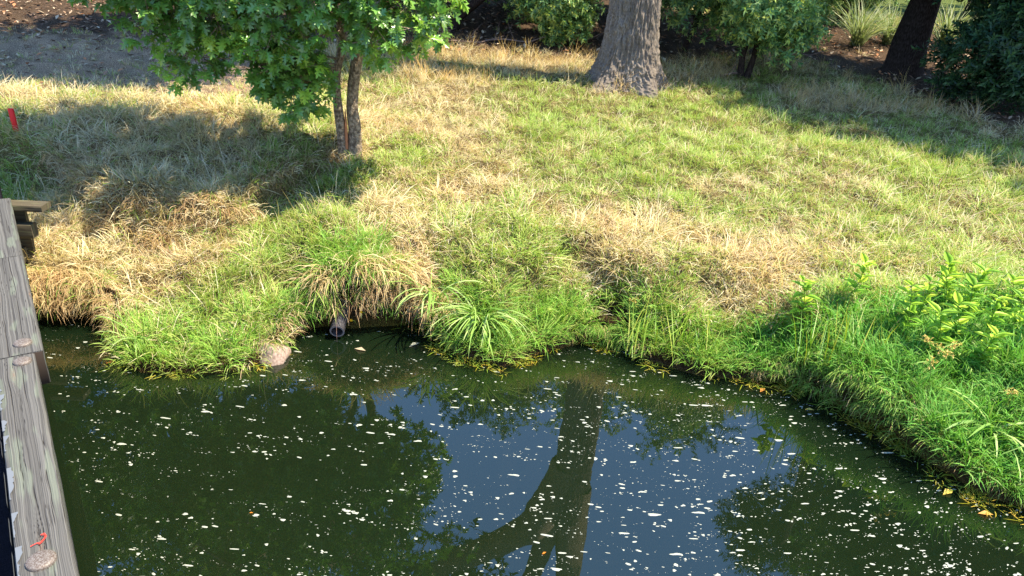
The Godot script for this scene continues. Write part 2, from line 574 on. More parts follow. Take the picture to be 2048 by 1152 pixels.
# ---------------------------------------------------------------- setting
func build_ground() -> void:
	var xs := []
	var x := -70.0
	while x < 70.0:
		xs.append(x)
		x += 0.05 if absf(x) < 4.2 else 0.16 if absf(x) < 10 else 0.8 if absf(x) < 20 else 5.0
	var ts := [-9.0, -5.0, -2.5, -1.5, -1.0, -0.7, -0.45, -0.25, -0.12]
	var up := []
	var t := 0.04
	while t < 120:
		up.append(t)
		t += 0.06 if t < 2.5 else 0.14 if t < 7 else 0.5 if t < 15 else 2.0 if t < 30 else 12.0
	var rows := ts.size() + 5 + up.size()
	var st := begin()
	for xx in xs:
		var e := edge(xx)
		var lip := table(LIP, xx)
		var hol := table(HOLLOW, xx)
		var prof := []
		for tt in ts: prof.append(Vector2(tt, height(xx, e + tt)))
		prof.append(Vector2(hol * 0.5 - 0.04, -0.03))
		prof.append(Vector2(hol, 0.2 * lip))
		prof.append(Vector2(hol * 0.95 + 0.004, 0.5 * lip))
		prof.append(Vector2(hol * 0.5 + 0.002, 0.8 * lip))
		prof.append(Vector2(0.004, lip))
		for tt in up: prof.append(Vector2(tt, height(xx, e + tt)))
		for p in prof:
			var f: float = e + p.x
			var c := C(168, 144, 104).lerp(C(140, 140, 84), 1.0 - dryness(xx, f))
			c = c.lerp(C(232, 202, 168), smoothstep(7.0, 8.0, f) * smoothstep(-2.4, -3.2, xx))  # pale dry ground, painted lighter to stand in for skylight in the shade
			c = c.lerp(C(130, 110, 92), litter(xx, f))
			if f > 15.0: c = c.lerp(C(140, 158, 84), smoothstep(14, 17, f) * smoothstep(1.5, 3.5, xx))
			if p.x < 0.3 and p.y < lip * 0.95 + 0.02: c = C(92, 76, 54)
			if p.y < -0.02: c = C(132, 118, 52)
			c = c * (0.85 + 0.3 * fine.get_noise_2d(xx * 500, f * 500))
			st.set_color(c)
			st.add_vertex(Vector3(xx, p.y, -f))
	for i in xs.size() - 1:
		for j in rows - 1:
			var a := i * rows + j
			for q in [a, a + 1, a + rows, a + 1, a + rows + 1, a + rows]: st.add_index(q)
	st.generate_normals()
	var m := mat(Color.WHITE, 0.95, 0.15)
	m.vertex_color_use_as_albedo = true
	m.uv1_triplanar = true
	m.uv1_world_triplanar = true
	m.uv1_scale = Vector3(1.7, 1.7, 1.7)
	m.albedo_texture = noise_tex(0.035, [Color(0.5, 0.48, 0.46), Color(0.86, 0.84, 0.8), Color(1, 1, 1)], [0.3, 0.5, 0.7], 1024, 31, 5)
	m.heightmap_enabled = true
	m.heightmap_texture = noise_tex(0.05, [], [], 1024, 32, 4)
	m.heightmap_scale = 3.0
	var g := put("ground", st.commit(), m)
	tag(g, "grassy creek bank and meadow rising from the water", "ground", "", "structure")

func build_water() -> void:
	var pm := PlaneMesh.new()
	pm.size = Vector2(90, 40)
	var m := StandardMaterial3D.new()
	m.transparency = BaseMaterial3D.TRANSPARENCY_ALPHA
	m.albedo_color = Color(0.005, 0.0115, 0.0045, 1).linear_to_srgb()
	m.albedo_color.a = 0.84
	m.roughness = 0.01
	m.metallic_specular = 0.68
	m.normal_enabled = true
	m.normal_texture = noise_tex(0.006, [], [], 1024, 41, 3, true, 6.0)
	m.normal_scale = 0.02
	m.uv1_scale = Vector3(30, 14, 1)
	var w := put("water", pm, m)
	w.position = Vector3(0, 0, 14.6)
	tag(w, "still dark green creek water mirroring trees and sky", "water", "", "structure")

func wood_texture(seed_: int, knots: Array) -> Array:
	var w := 128
	var h := 1024
	var im := Image.create(w, h, false, Image.FORMAT_RGB8)
	var hm := Image.create(w, h, false, Image.FORMAT_RGB8)
	var n := FastNoiseLite.new()
	n.seed = seed_
	n.frequency = 1.0
	n.fractal_octaves = 3
	for y in h:
		for x in w:
			var u := float(x) / w
			var v := float(y) / h * 8.0
			var du := 0.0
			var ring := 0.0
			for k in knots:
				var dx: float = u - k.x
				var dy: float = (v - k.y) * 0.9
				var r2 := dx * dx * 60 + dy * dy * 14
				du += 0.07 * signf(dx) * exp(-r2 * 0.6) * (1 - exp(-r2 * 4))
				ring = maxf(ring, exp(-r2 * 5))
			var uu := u - du + 0.03 * n.get_noise_2d(u * 1.5, v * 0.25)
			var g := n.get_noise_2d(uu * 46, v * 0.2) * 0.55 + n.get_noise_2d(uu * 16 + 40, v * 0.12) * 0.45
			var crack := smoothstep(0.035, 0.0, absf(n.get_noise_2d(uu * 7 + 11, v * 0.12 + 5))) * smoothstep(-0.05, 0.22, n.get_noise_2d(u * 3 + 77, v * 0.6))
			for q in 4:
				var cu: float = [0.3, 0.47, 0.62, 0.8][q] - du * 0.8 + 0.035 * n.get_noise_2d(v * 0.35, 20.0 + q * 9)
				var open := clampf(0.35 + 1.6 * n.get_noise_2d(v * 0.3 + q * 31, 60.0), 0, 1)
				crack = maxf(crack, open * smoothstep(0.012 * open + 0.002, 0.0, absf(uu + du - cu - du)))
			var tone := 0.5 + 0.9 * g
			var c := S(54, 53, 51).lerp(S(114, 112, 106), clampf(tone, 0, 1))
			c = c.lerp(S(122, 136, 112), 0.35 * smoothstep(0.12, 0.4, n.get_noise_2d(u * 2 + 9, v * 0.7 + 30)))
			c = c.lerp(S(120, 98, 82), 0.8 * ring * (0.5 + 0.5 * sin(ring * 22)))
			c = c.lerp(S(40, 36, 33), crack * 0.92)
			im.set_pixel(x, y, c)
			var hh := clampf(0.6 + 0.3 * g - 0.55 * crack - 0.2 * ring, 0, 1)
			hm.set_pixel(x, y, Color(hh, hh, hh))
	return [ImageTexture.create_from_image(im), ImageTexture.create_from_image(hm)]

# a weathered squared timber lying along +z from its origin, top face at y = 0; u runs round the section, v along it
func timber(length: float, w: float, h: float, seed_: int, v0: float) -> ArrayMesh:
	var n := FastNoiseLite.new()
	n.seed = seed_
	n.frequency = 1.0
	var sec := []
	var b := 0.008
	for k in 9: sec.append(Vector2(-w / 2 + b + (w - 2 * b) * k / 8.0, 0))
	sec.append(Vector2(w / 2 - b * 0.3, -b * 0.3)); sec.append(Vector2(w / 2, -b))
	for k in 4: sec.append(Vector2(w / 2, -b - (h - 2 * b) * (k + 1) / 4.0))
	sec.append(Vector2(-w / 2, -h + b))
	for k in 4: sec.append(Vector2(-w / 2, -h + b + (h - 2 * b) * (k + 1) / 4.0 - b * 0.01))
	sec.append(Vector2(-w / 2 + b * 0.3, -b * 0.3))
	sec.append(sec[0])
	var per := [0.0]
	for i in range(1, sec.size()): per.append(per[i - 1] + (sec[i] - sec[i - 1]).length())
	var rows := int(length / 0.02)
	var st := begin()
	for j in rows + 1:
		var z := length * j / rows
		for i in sec.size():
			var p: Vector2 = sec[i]
			var i2 := i % (sec.size() - 1)
			var dy := 0.0025 * n.get_noise_2d(i2 * 2.1, z * 2.5)
			var dx := 0.004 * n.get_noise_2d(i2 * 0.4 + 50, z * 4.0)
			st.set_uv(Vector2(per[i] / w, (v0 + z) / 2.6))
			st.add_vertex(Vector3(p.x + dx, p.y + dy, z))
	for j in rows:
		for i in sec.size() - 1:
			var a := j * sec.size() + i
			for q in [a, a + 1, a + sec.size(), a + 1, a + sec.size() + 1, a + sec.size()]: st.add_index(q)
	for e in 2:                                        # end grain
		var z: float = length * e
		var c := (rows + 1) * sec.size() + e * (sec.size() + 1)
		st.set_uv(Vector2(0.5, v0)); st.add_vertex(Vector3(0, -h / 2, z))
		for p in sec:
			st.set_uv(Vector2(p.x / w + 0.5, v0 + p.y * 0.5)); st.add_vertex(Vector3(p.x, p.y, z))
		for i in sec.size() - 1:
			for q in ([c, c + 2 + i, c + 1 + i] if e == 1 else [c, c + 1 + i, c + 2 + i]): st.add_index(q)
	st.generate_normals()
	return st.commit()

func dome(r: float, h: float, sides := 20) -> ArrayMesh:
	var st := begin()
	var prof := [Vector2(r * 1.0, -0.004), Vector2(r, h * 0.25), Vector2(r * 0.94, h * 0.55), Vector2(r * 0.7, h * 0.85), Vector2(r * 0.35, h), Vector2(0.0001, h * 1.02)]
	for i in prof.size() - 1:
		for k in sides:
			var a := TAU * k / sides
			var b := TAU * (k + 1) / sides
			var p := func(q: Vector2, an: float) -> Vector3: return Vector3(cos(an) * q.x, q.y, sin(an) * q.x)
			tri(st, p.call(prof[i], a), p.call(prof[i], b), p.call(prof[i + 1], a))
			tri(st, p.call(prof[i], b), p.call(prof[i + 1], b), p.call(prof[i + 1], a))
	return finish(st)

func build_bridge() -> void:
	var along := Vector3(-0.59, 0, -0.807).normalized()
	var left := Vector3(-0.807, 0, 0.59).normalized()
	var turn := atan2(along.x, along.z)
	var asphalt := mat(S(50, 46, 54), 0.95, 0.2)
	asphalt.uv1_triplanar = true
	asphalt.uv1_scale = Vector3(4, 4, 4)
	asphalt.albedo_texture = noise_tex(0.12, [Color(0.5, 0.5, 0.5), Color(1, 1, 1)], [0.3, 0.7], 512, 51)
	asphalt.heightmap_enabled = true
	asphalt.heightmap_texture = noise_tex(0.15, [], [], 512, 52)
	asphalt.heightmap_scale = 1.0
	var st := begin()
	box(st, Vector3(1.5, 0, 0), Vector3(3.0, 0.22, 9.0))
	var deck := put("bridge_deck", finish(st, false), asphalt)
	deck.rotation.y = turn
	# deck axis: local +z runs along, local +x to the left of it
	var start := Vector3(-1.039, 1.1, -1.328)
	deck.position = start + along * 0.2 + left * 0.02 - Vector3(0, 0.26, 0)
	tag(deck, "dark asphalt bridge deck behind the timber kerb", "bridge deck", "", "structure")
	var wt := [wood_texture(3, [Vector2(0.46, 4.15), Vector2(0.52, 7.14)]), wood_texture(8, [Vector2(0.7, 2.0)])]
	var wm := []
	for k in 2:
		var m := mat(Color.WHITE, 0.85, 0.25)
		m.albedo_texture = wt[k][0]
		m.heightmap_enabled = true
		m.heightmap_texture = wt[k][1]
		m.heightmap_scale = 0.6
		wm.append(m)
	var steel := mat(S(128, 121, 113), 0.6, 0.5)
	steel.metallic = 0.2
	steel.uv1_triplanar = true
	steel.uv1_scale = Vector3(30, 30, 30)
	steel.albedo_texture = noise_tex(0.02, [Color(0.66, 0.58, 0.53), Color(0.9, 0.87, 0.84), Color(1, 1, 1)], [0.3, 0.5, 0.7], 256, 53)
	var endm := mat(S(56, 48, 42), 0.95, 0.2)
	# near beam: ends where the lap shows, 1.2 m along; starts behind the camera
	var beams := [["weathered grey timber kerb beam nearest the viewer with knots and a red scrawl", 0.0, -1.2, 1.26, 0.125, -0.002, 0, [[1.3, 0.0075, 0.035], [2.405, -0.022, 0.03]]],
		["second grey timber kerb beam, its dark cut end standing proud over the water", 1.264, 0.0, 1.03, 0.16, 0.001, 1, [[0.085, -0.02, 0.032]]],
		["farthest grey timber kerb beam meeting the grassy bank", 2.299, 0.0, 0.95, 0.158, 0.0, 0, []]]
	for b in beams:
		var at: Vector3 = start + along * (b[1] + b[2]) + left * (b[4] / 2 - (0.03 if b[1] > 1.0 else 0.0)) + Vector3(0, b[5], 0)
		var o := thing("kerb_beam", b[0], "timber beam", at, turn, "timber kerb beams of the bridge")
		put("beam", timber(b[3] - b[2], b[4], 0.15, 60 + b[6], 0.0 if b[1] < 1.0 else 0.1), wm[b[6]], o)
		for q in b[7]:
			var bolt := put("bolt_head", dome(q[2], 0.009), steel, o)
			bolt.position = Vector3(q[1], 0.0035, q[0])
		if b[1] > 1.0:
			var eg := begin()
			box(eg, Vector3(0, -0.075, -0.0015), Vector3(b[4] - 0.006, 0.142, 0.003), 0.001)
			put("end_grain", finish(eg, false), endm, o)
		if b[1] < 1.0:
			# pale paint flakes along the arris next to the road
			var paint := mat(S(104, 109, 114), 0.85, 0.2)
			var pst := begin()
			var z := 0.9
			while z < 2.3:
				var l := rr(0.03, 0.2)
				var prev := rr(0.003, 0.008)
				var zz := z
				while zz < z + l:
					var nx := clampf(prev + rr(-0.006, 0.006), 0.002, 0.016)
					var dz := rr(0.004, 0.012)
					var xo := 0.0625 - 0.003
					tri(pst, Vector3(xo, 0.0042, zz), Vector3(xo - nx, 0.0042, zz + dz), Vector3(xo - prev, 0.0042, zz))
					tri(pst, Vector3(xo, 0.0042, zz), Vector3(xo, 0.0042, zz + dz), Vector3(xo - nx, 0.0042, zz + dz))
					tri(pst, Vector3(0.0685, -0.004, zz), Vector3(0.0685, -0.06, zz), Vector3(0.0685, -0.004, zz + dz))
					tri(pst, Vector3(0.0685, -0.004, zz + dz), Vector3(0.0685, -0.06, zz), Vector3(0.0685, -0.06, zz + dz))
					prev = nx
					zz += dz
				z += l + rr(0.005, 0.12)
			var pf := put("paint_flakes", finish(pst, false), paint, o)
			pf.set_meta("kind", "stuff")
			# a scrawl in red marker
			var rst := begin()
			var pts := [Vector2(0.026, 1.366), Vector2(0.014, 1.37), Vector2(0.004, 1.369), Vector2(-0.006, 1.378), Vector2(-0.01, 1.392), Vector2(0.0, 1.398), Vector2(-0.008, 1.4), Vector2(-0.012, 1.386), Vector2(0.001, 1.366), Vector2(0.007, 1.362)]
			for i in pts.size() - 1:
				var d: Vector2 = (pts[i + 1] - pts[i]).orthogonal().normalized() * rr(0.0009, 0.0018)
				var q := [pts[i] - d, pts[i] + d, pts[i + 1] + d, pts[i + 1] - d]
				var yy := 0.0046 + 0.0002 * i
				tri(rst, Vector3(q[0].x, yy, q[0].y), Vector3(q[1].x, yy, q[1].y), Vector3(q[2].x, yy, q[2].y))
				tri(rst, Vector3(q[0].x, yy, q[0].y), Vector3(q[2].x, yy, q[2].y), Vector3(q[3].x, yy, q[3].y))
			var rm := mat(S(222, 62, 48), 0.7, 0.3)
			rm.cull_mode = BaseMaterial3D.CULL_DISABLED
			var scr := put("red_mark", finish(rst, false), rm, o)
			scr.set_meta("label", "faint red pen scrawl on the beam")
	# low retaining wall of sleepers at the bridge end
	var o := thing("retaining_wall", "low retaining wall of sawn timber sleepers at the end of the kerb", "retaining wall", Vector3(-3.27, -0.05, -4.72), 0.08)
	var sl := mat(S(190, 176, 140), 0.85, 0.25)
	sl.albedo_texture = wt[1][0]
	sl.albedo_color = S(255, 240, 205)
	var pl := timber(1.1, 0.12, 0.05, 71, 0.3)
	var cap := put("cap_plank", pl, sl, o)
	cap.rotation.y = -PI / 2
	cap.position = Vector3(0.02, 0.84, 0.0)
	for k in 3:
		var pk := put("sleeper", timber(1.0, 0.07, 0.11, 72 + k, 0.2 * k), sl, o)
		pk.rotation.y = -PI / 2
		pk.position = Vector3(-0.08 - 0.1 * k, 0.7 - 0.19 * k, 0.02 + 0.012 * k)
	var back := put("backing_board", timber(1.0, 0.03, 0.6, 75, 0.9), sl, o)
	back.rotation.y = -PI / 2
	back.position = Vector3(-0.16, 0.785, -0.06)

# ---------------------------------------------------------------- trees
func build_big_tree() -> void:
	var base := on_ground(1.21, 9.2, -0.1)
	var t := thing("big_tree", "massive grey furrowed tree trunk with flared base standing in the meadow", "tree", base)
	put("trunk", bark_trunk([Vector3(0, 0, 0), Vector3(0, 0.18, 0), Vector3(-0.005, 0.45, 0), Vector3(0, 1.2, 0), Vector3(-0.02, 2.4, 0), Vector3(-0.06, 3.6, 0), Vector3(-0.1, 4.6, 0)],
		[0.42, 0.35, 0.295, 0.255, 0.245, 0.26, 0.3], 300, 300, 0.042, 24.0, 0.26, 5), bark_grey, t)
	var tops := []
	for s in [[[Vector3(-0.12, 3.6, 0), Vector3(-0.3, 4.3, 0), Vector3(-0.68, 4.95, 0.03), Vector3(-1.42, 5.45, 0.08), Vector3(-2.3, 6.0, 0.1), Vector3(-3.0, 6.9, 0.2)], [0.28, 0.3, 0.26, 0.21, 0.14, 0.05]],
		[[Vector3(-0.03, 4.0, 0.02), Vector3(0.05, 5.2, 0), Vector3(0.08, 6.4, -0.1), Vector3(0.3, 8.0, -0.2), Vector3(0.3, 10, -0.2)], [0.27, 0.23, 0.19, 0.12, 0.04]],
		[[Vector3(-0.2, 4.2, -0.05), Vector3(-0.36, 5.3, -0.1), Vector3(-0.55, 6.4, -0.3), Vector3(-0.9, 8.6, -0.6)], [0.26, 0.19, 0.14, 0.05]]]:
		var st := begin()
		tube(st, s[0], s[1], 14, 0.2)
		put("limb", finish(st), bark_oak, t)
		tops.append(s)
	var cols := [C(58, 96, 44), C(72, 110, 48), C(48, 84, 40), C(86, 120, 58)]
	var leafs := [sprig(9, 0.16, 0.13, 0.07, cols, C(110, 146, 70))]
	var where := []
	var tint := []
	var tw := begin()
	for c in [[Vector3(-2.8, 7.9, 0.9), Vector3(2.0, 1.0, 1.2), 60], [Vector3(-2.2, 7.6, 0), Vector3(1.9, 1.2, 1.8), 60], [Vector3(-0.6, 9.4, -0.4), Vector3(2.2, 1.5, 2.2), 70], [Vector3(0.9, 9.8, -0.4), Vector3(1.2, 1.3, 1.6), 36]]:
		for i in c[2]:
			var p: Vector3 = c[0] + rdir() * pow(rng.randf(), 0.5) * c[1]
			var s: Array = tops[rng.randi() % 3]
			var j: Vector3 = s[0][s[0].size() - 2].lerp(s[0][s[0].size() - 1], rng.randf())
			tube(tw, curve(j, p, Vector3(0, 0.15, 0), 4), [0.04, 0.03, 0.02, 0.012, 0.006], 5)
			for k in 26:
				var d := rdir()
				where.append(Transform3D(frame_of(d + Vector3(0, -0.2, 0), Vector3.UP).scaled(Vector3.ONE * rr(0.8, 1.3)), p + d * rr(0.1, 0.5)))
				var v := rr(0.75, 1.2)
				tint.append(Color(v, v, v))
	var tm := put("twigs", finish(tw), bark_oak, t)
	tm.set_meta("kind", "stuff")
	scatter("crown", leafs[0], leafy(0.5, 0.4, 0.6), where, tint, t)

func build_young_oak() -> void:
	var base := on_ground(-1.52, 6.34, -0.05)
	var t := thing("young_oak", "young oak with two slim stems and lobed glossy leaves on the near meadow", "tree", base)
	var a := [[Vector3(0.035, 0, 0), Vector3(0.05, 0.25, 0), Vector3(0.035, 0.5, 0.0), Vector3(0.07, 0.8, 0), Vector3(0.13, 1.1, -0.02), Vector3(0.15, 1.6, -0.05), Vector3(0.05, 2.3, 0.0), Vector3(-0.05, 3.2, 0)], [0.075, 0.058, 0.05, 0.046, 0.043, 0.04, 0.03, 0.012]]
	var b := [[Vector3(-0.045, 0, 0.02), Vector3(-0.06, 0.25, 0.02), Vector3(-0.085, 0.5, 0.02), Vector3(-0.09, 0.75, 0.0), Vector3(-0.05, 1.1, -0.05), Vector3(-0.25, 1.6, -0.05), Vector3(-0.6, 2.2, 0.05), Vector3(-0.9, 2.9, 0.1)], [0.06, 0.043, 0.038, 0.035, 0.032, 0.028, 0.022, 0.01]]
	var joints := []
	for s in [a, b]:
		var st := begin()
		var pts := []
		var rad := []
		for i in s[0].size() - 1:
			for k in 8:
				pts.append(s[0][i].cubic_interpolate(s[0][i + 1], s[0][maxi(i - 1, 0)], s[0][mini(i + 2, s[0].size() - 1)], k / 8.0))
				rad.append(lerpf(s[1][i], s[1][i + 1], k / 8.0))
		tube(st, pts, rad, 14, 0.1)
		put("stem", finish(st), bark_oak, t)
		for i in range(24, pts.size()): joints.append(pts[i])
	# the torn strip of pale wood between the stems
	var tear := begin()
	tube(tear, [Vector3(-0.012, 0.12, 0.05), Vector3(-0.014, 0.3, 0.045), Vector3(-0.02, 0.46, 0.03)], [0.016, 0.014, 0.003], 6, 0.3)
	var torn := put("torn_wood", finish(tear), mat(S(176, 120, 84), 0.9, 0.2), t)
	torn.set_meta("label", "strip of bare orange wood between the stems")
	# crown clumps: [centre, radii, clusters]
	var blobs := [[Vector3(-0.62, 2.3, 0.5), Vector3(1.75, 0.9, 0.85), 125], [Vector3(-1.45, 1.68, 0.6), Vector3(0.5, 0.4, 0.5), 34], [Vector3(-0.75, 1.34, 0.7), Vector3(0.72, 0.32, 0.4), 50], [Vector3(-0.1, 1.62, 0.6), Vector3(0.4, 0.26, 0.4), 18], [Vector3(0.48, 1.42, 0.5), Vector3(0.48, 0.36, 0.45), 44],
		[Vector3(-0.32, 0.78, 0.5), Vector3(0.2, 0.16, 0.14), 20], [Vector3(-1.06, 0.96, 0.6), Vector3(0.12, 0.14, 0.12), 7], [Vector3(-0.53, 0.97, 0.58), Vector3(0.08, 0.1, 0.1), 5], [Vector3(-0.65, 3.15, 0.4), Vector3(1.2, 0.6, 0.7), 40]]
	var clusters := []
	for e in blobs:
		for i in e[2]: clusters.append([e[0] + rdir() * pow(rng.randf(), 0.45) * e[1], e[0]])
	var near := func(p: Vector3) -> Vector3:
		var best: Vector3 = joints[0]
		var bd := 1e9
		for j in joints:
			var q: Vector3 = p - j
			var dd := q.length() + maxf(0, -q.y) * 0.5
			if dd < bd:
				bd = dd
				best = j
		return best
	for i in 14:
		var target: Vector3 = clusters[i * 10 + 3][0]
		var j: Vector3 = near.call(target)
		var pts := curve(j, target, Vector3(0, 0.08, 0), 6)
		var st := begin()
		tube(st, pts, [0.022, 0.019, 0.016, 0.013, 0.01, 0.008, 0.005], 6, 0.2)
		put("limb", finish(st), bark_oak, t)
		for k in range(1, 7): joints.append(pts[k])
	var tw := begin()
	var all := []
	for c in clusters:
		var j: Vector3 = near.call(c[0])
		tube(tw, curve(j, c[0], rdir() * 0.04, 3), [0.008, 0.006, 0.005, 0.003], 4)
		var shade := rr(0.8, 1.15)
		var young := rng.randf() < 0.12
		for k in 6:
			var d: Vector3 = (rdir() + (c[0] - c[1]).normalized() * 0.7).normalized()
			var p: Vector3 = c[0] + d * rr(0.06, 0.24)
			tube(tw, [c[0], p], [0.003, 0.002], 3)
			for q in 8:
				var az := q * TAU / 8 + rr(-0.4, 0.4)
				var fr := frame_of(d, Vector3.UP)
				var open := rr(0.6, 1.5)
				var ld := (fr.y * cos(open) + (fr.x * cos(az) + fr.z * sin(az)) * sin(open) + Vector3(0, -0.35, 0)).normalized()
				var up := (Vector3.UP + rdir() * 0.55 + Vector3(0.15, 0, 0.25))
				var s := rr(0.058, 0.112)
				var v := shade * rr(0.8, 1.2)
				var col := C(110, 152, 68) if not young else C(150, 190, 78)
				all.append([Transform3D(frame_of(ld, up).scaled(Vector3.ONE * s), p + ld * s * 0.16), Color(col.r * v * rr(0.85, 1.2), col.g * v, col.b * v * rr(0.8, 1.1))])
	var tm := put("twigs", finish(tw), bark_oak, t)
	tm.set_meta("kind", "stuff")
	var leaf := oak_leaf()
	var lm := leafy(0.3, 0.6, 0.6, Color(0.9, 1.0, 0.5))
	# the leaves that show largest are parts; the others are one mass
	all.sort_custom(func(p, q): return p[0].origin.z - absf(p[0].origin.y - 1.2) * 0.5 > q[0].origin.z - absf(q[0].origin.y - 1.2) * 0.5)
	var tones := []
	for k in 6:
		var m: StandardMaterial3D = lm.duplicate()
		var v := 0.8 + 0.09 * k
		m.albedo_color = Color(0.13 * v, 0.265 * v, 0.05 * v).linear_to_srgb()
		tones.append(m)
	for i in 300:
		var o := put("leaf", leaf, tones[i % 6], t)
		o.transform = all[i][0]
	var where := []
	var tint := []
	for i in range(300, all.size()):
		where.append(all[i][0])
		tint.append(all[i][1])
	scatter("crown", leaf, lm, where, tint, t)

func build_shrubs() -> void:
	var lm := leafy(0.45, 0.45, 0.55, Color(0.9, 1, 0.55))
	var blue := [sprig(13, 0.13, 0.075, 0.024, [C(92, 130, 80), C(110, 148, 94), C(76, 114, 70), C(124, 158, 98)], C(176, 200, 112)), sprig(11, 0.1, 0.07, 0.026, [C(98, 136, 82), C(84, 120, 72), C(134, 164, 102)], C(186, 196, 100))]
	var green := [sprig(13, 0.14, 0.08, 0.03, [C(66, 108, 46), C(84, 126, 54), C(54, 92, 42), C(104, 140, 60)], C(150, 178, 76))]
	var dark := [sprig(15, 0.16, 0.08, 0.022, [C(44, 78, 48), C(54, 90, 54), C(38, 68, 44), C(64, 98, 60)], C(80, 112, 64))]
	var W := Color(1, 1, 1)
	# the small tree right of the great trunk
	tree("small_tree", "small leafy tree with two thin crooked stems right of the massive trunk", "tree", on_ground(2.82, 9.95, -0.03),
		[[[Vector3(-0.02, 0, 0), Vector3(-0.05, 0.3, 0), Vector3(0.0, 0.7, 0), Vector3(-0.1, 1.5, 0), Vector3(-0.2, 2.6, 0)], [0.05, 0.04, 0.035, 0.025, 0.01]], [[Vector3(0.05, 0, 0.02), Vector3(0.1, 0.3, 0), Vector3(0.12, 0.7, 0), Vector3(0.3, 1.4, 0), Vector3(0.5, 2.4, 0)], [0.045, 0.035, 0.03, 0.02, 0.01]]],
		[[Vector3(0.1, 1.6, 0), Vector3(0.95, 1.0, 0.9), 60, 0.26, 26], [Vector3(0.35, 0.75, 0.1), Vector3(0.65, 0.32, 0.6), 30, 0.2, 24], [Vector3(-0.1, 0.85, 0.2), Vector3(0.3, 0.3, 0.4), 12, 0.2, 22], [Vector3(0.2, 2.7, -0.3), Vector3(0.8, 0.5, 0.6), 24, 0.3, 22]], 9, blue, lm, bark_dark, Color(1.3, 1.25, 1.1), 1.0, "", "stem")
	tree("shrub", "dense dark shrub directly right of the massive trunk, foliage down to the grass", "shrub", on_ground(2.3, 11.4, -0.03),
		[[[Vector3(0, 0, 0), Vector3(0.2, 0.8, 0), Vector3(0.1, 1.8, 0)], [0.05, 0.035, 0.02]]],
		[[Vector3(0.1, 1.6, 0), Vector3(1.0, 1.1, 0.9), 70, 0.3, 24], [Vector3(0.2, 0.75, 0.4), Vector3(0.6, 0.4, 0.4), 20, 0.2, 22], [Vector3(0.2, 3.0, 0), Vector3(0.9, 0.9, 0.8), 36, 0.3, 22]], 6, blue, lm, bark_dark, Color(1.05, 1.05, 0.95), 1.1, "", "stem")
	# shrub left of the great trunk whose boughs reach the dry grass
	tree("shrub", "blue-green shrub left of the massive trunk with a bough hanging to the straw grass", "shrub", on_ground(0.3, 11.7, -0.03),
		[[[Vector3(0, 0, 0), Vector3(-0.25, 0.6, 0.1), Vector3(0.0, 1.3, 0.3), Vector3(0.2, 2.0, 0.3)], [0.08, 0.06, 0.045, 0.02]]],
		[[Vector3(0.1, 0.62, 0.75), Vector3(0.55, 0.5, 0.4), 40, 0.2, 26], [Vector3(0.1, 1.5, 0.2), Vector3(1.0, 0.7, 0.8), 50, 0.26, 24], [Vector3(0, 2.6, 0), Vector3(1.2, 0.7, 1.0), 40, 0.3, 22], [Vector3(-0.4, 3.6, 0), Vector3(0.9, 0.7, 0.8), 36, 0.3, 22]], 8, blue, lm, bark_dark, Color(1.25, 1.2, 1.05), 1.0, "", "stem")
	tree("dark_tree", "low spreading tree with dark bare crooked branches behind the young oak", "tree", on_ground(-1.2, 11.6, -0.03),
		[[[Vector3(0, 0, 0), Vector3(0.1, 0.5, 0), Vector3(0.3, 1.1, 0.1), Vector3(0.9, 1.6, 0.2)], [0.13, 0.11, 0.08, 0.03]], [[Vector3(-0.1, 0, 0), Vector3(-0.3, 0.6, 0.1), Vector3(-0.5, 1.4, 0.1), Vector3(-0.7, 2.4, 0)], [0.1, 0.08, 0.06, 0.03]], [[Vector3(0.1, 0.2, 0), Vector3(0.5, 0.55, 0.15), Vector3(1.0, 0.75, 0.2), Vector3(1.6, 0.8, 0.2)], [0.07, 0.06, 0.045, 0.02]]],
		[[Vector3(0.1, 1.9, 0.2), Vector3(1.6, 0.6, 1.0), 70, 0.26, 24], [Vector3(-0.6, 1.15, 0.5), Vector3(0.5, 0.35, 0.3), 14, 0.22, 22], [Vector3(0.2, 3.0, 0), Vector3(1.5, 0.8, 1.2), 50, 0.3, 22]], 14, green, lm, bark_dark, Color(0.9, 0.9, 0.9), 1.0)
	# the backdrop of shrubs and trees beyond the meadow
	for s in [[-0.1, 13.6, 1.3, 1.6, 0], [1.9, 13.9, 1.4, 3.3, 1], [3.9, 13.6, 1.3, 3.5, 1], [-2.6, 14.6, 1.7, 2.2, 0], [1.0, 16.5, 2.0, 2.6, 0], [4.6, 16.8, 1.3, 1.7, 1], [9.6, 17.5, 1.8, 2.4, 0], [6.0, 15.2, 1.2, 1.35, 1], [-5.2, 17.0, 2.0, 1.6, 2], [-8.4, 15.2, 2.0, 2.4, 2], [13, 19, 2.6, 3, 0]]:
		var names := [["dark green bushy shrub", "bluish green bushy shrub", "dark conifer"][s[4]]]
		var spots := {-0.1: "behind the gap between young oak and massive trunk", 1.9: "right behind the massive trunk", 3.9: "behind the small leafy tree", -2.6: "behind the young oak crown", 1.0: "far behind the massive trunk", 4.6: "in front of the far lawn beside the strappy plants", 6.0: "overhanging the strappy plants", 9.6: "beyond the dark leaning trunk", -5.2: "at the top edge left of the oak crown", -8.4: "at the far left top edge over brown litter", 13.0: "at the far right top edge"}
		var pal: Array = [green, blue, dark][s[4]]
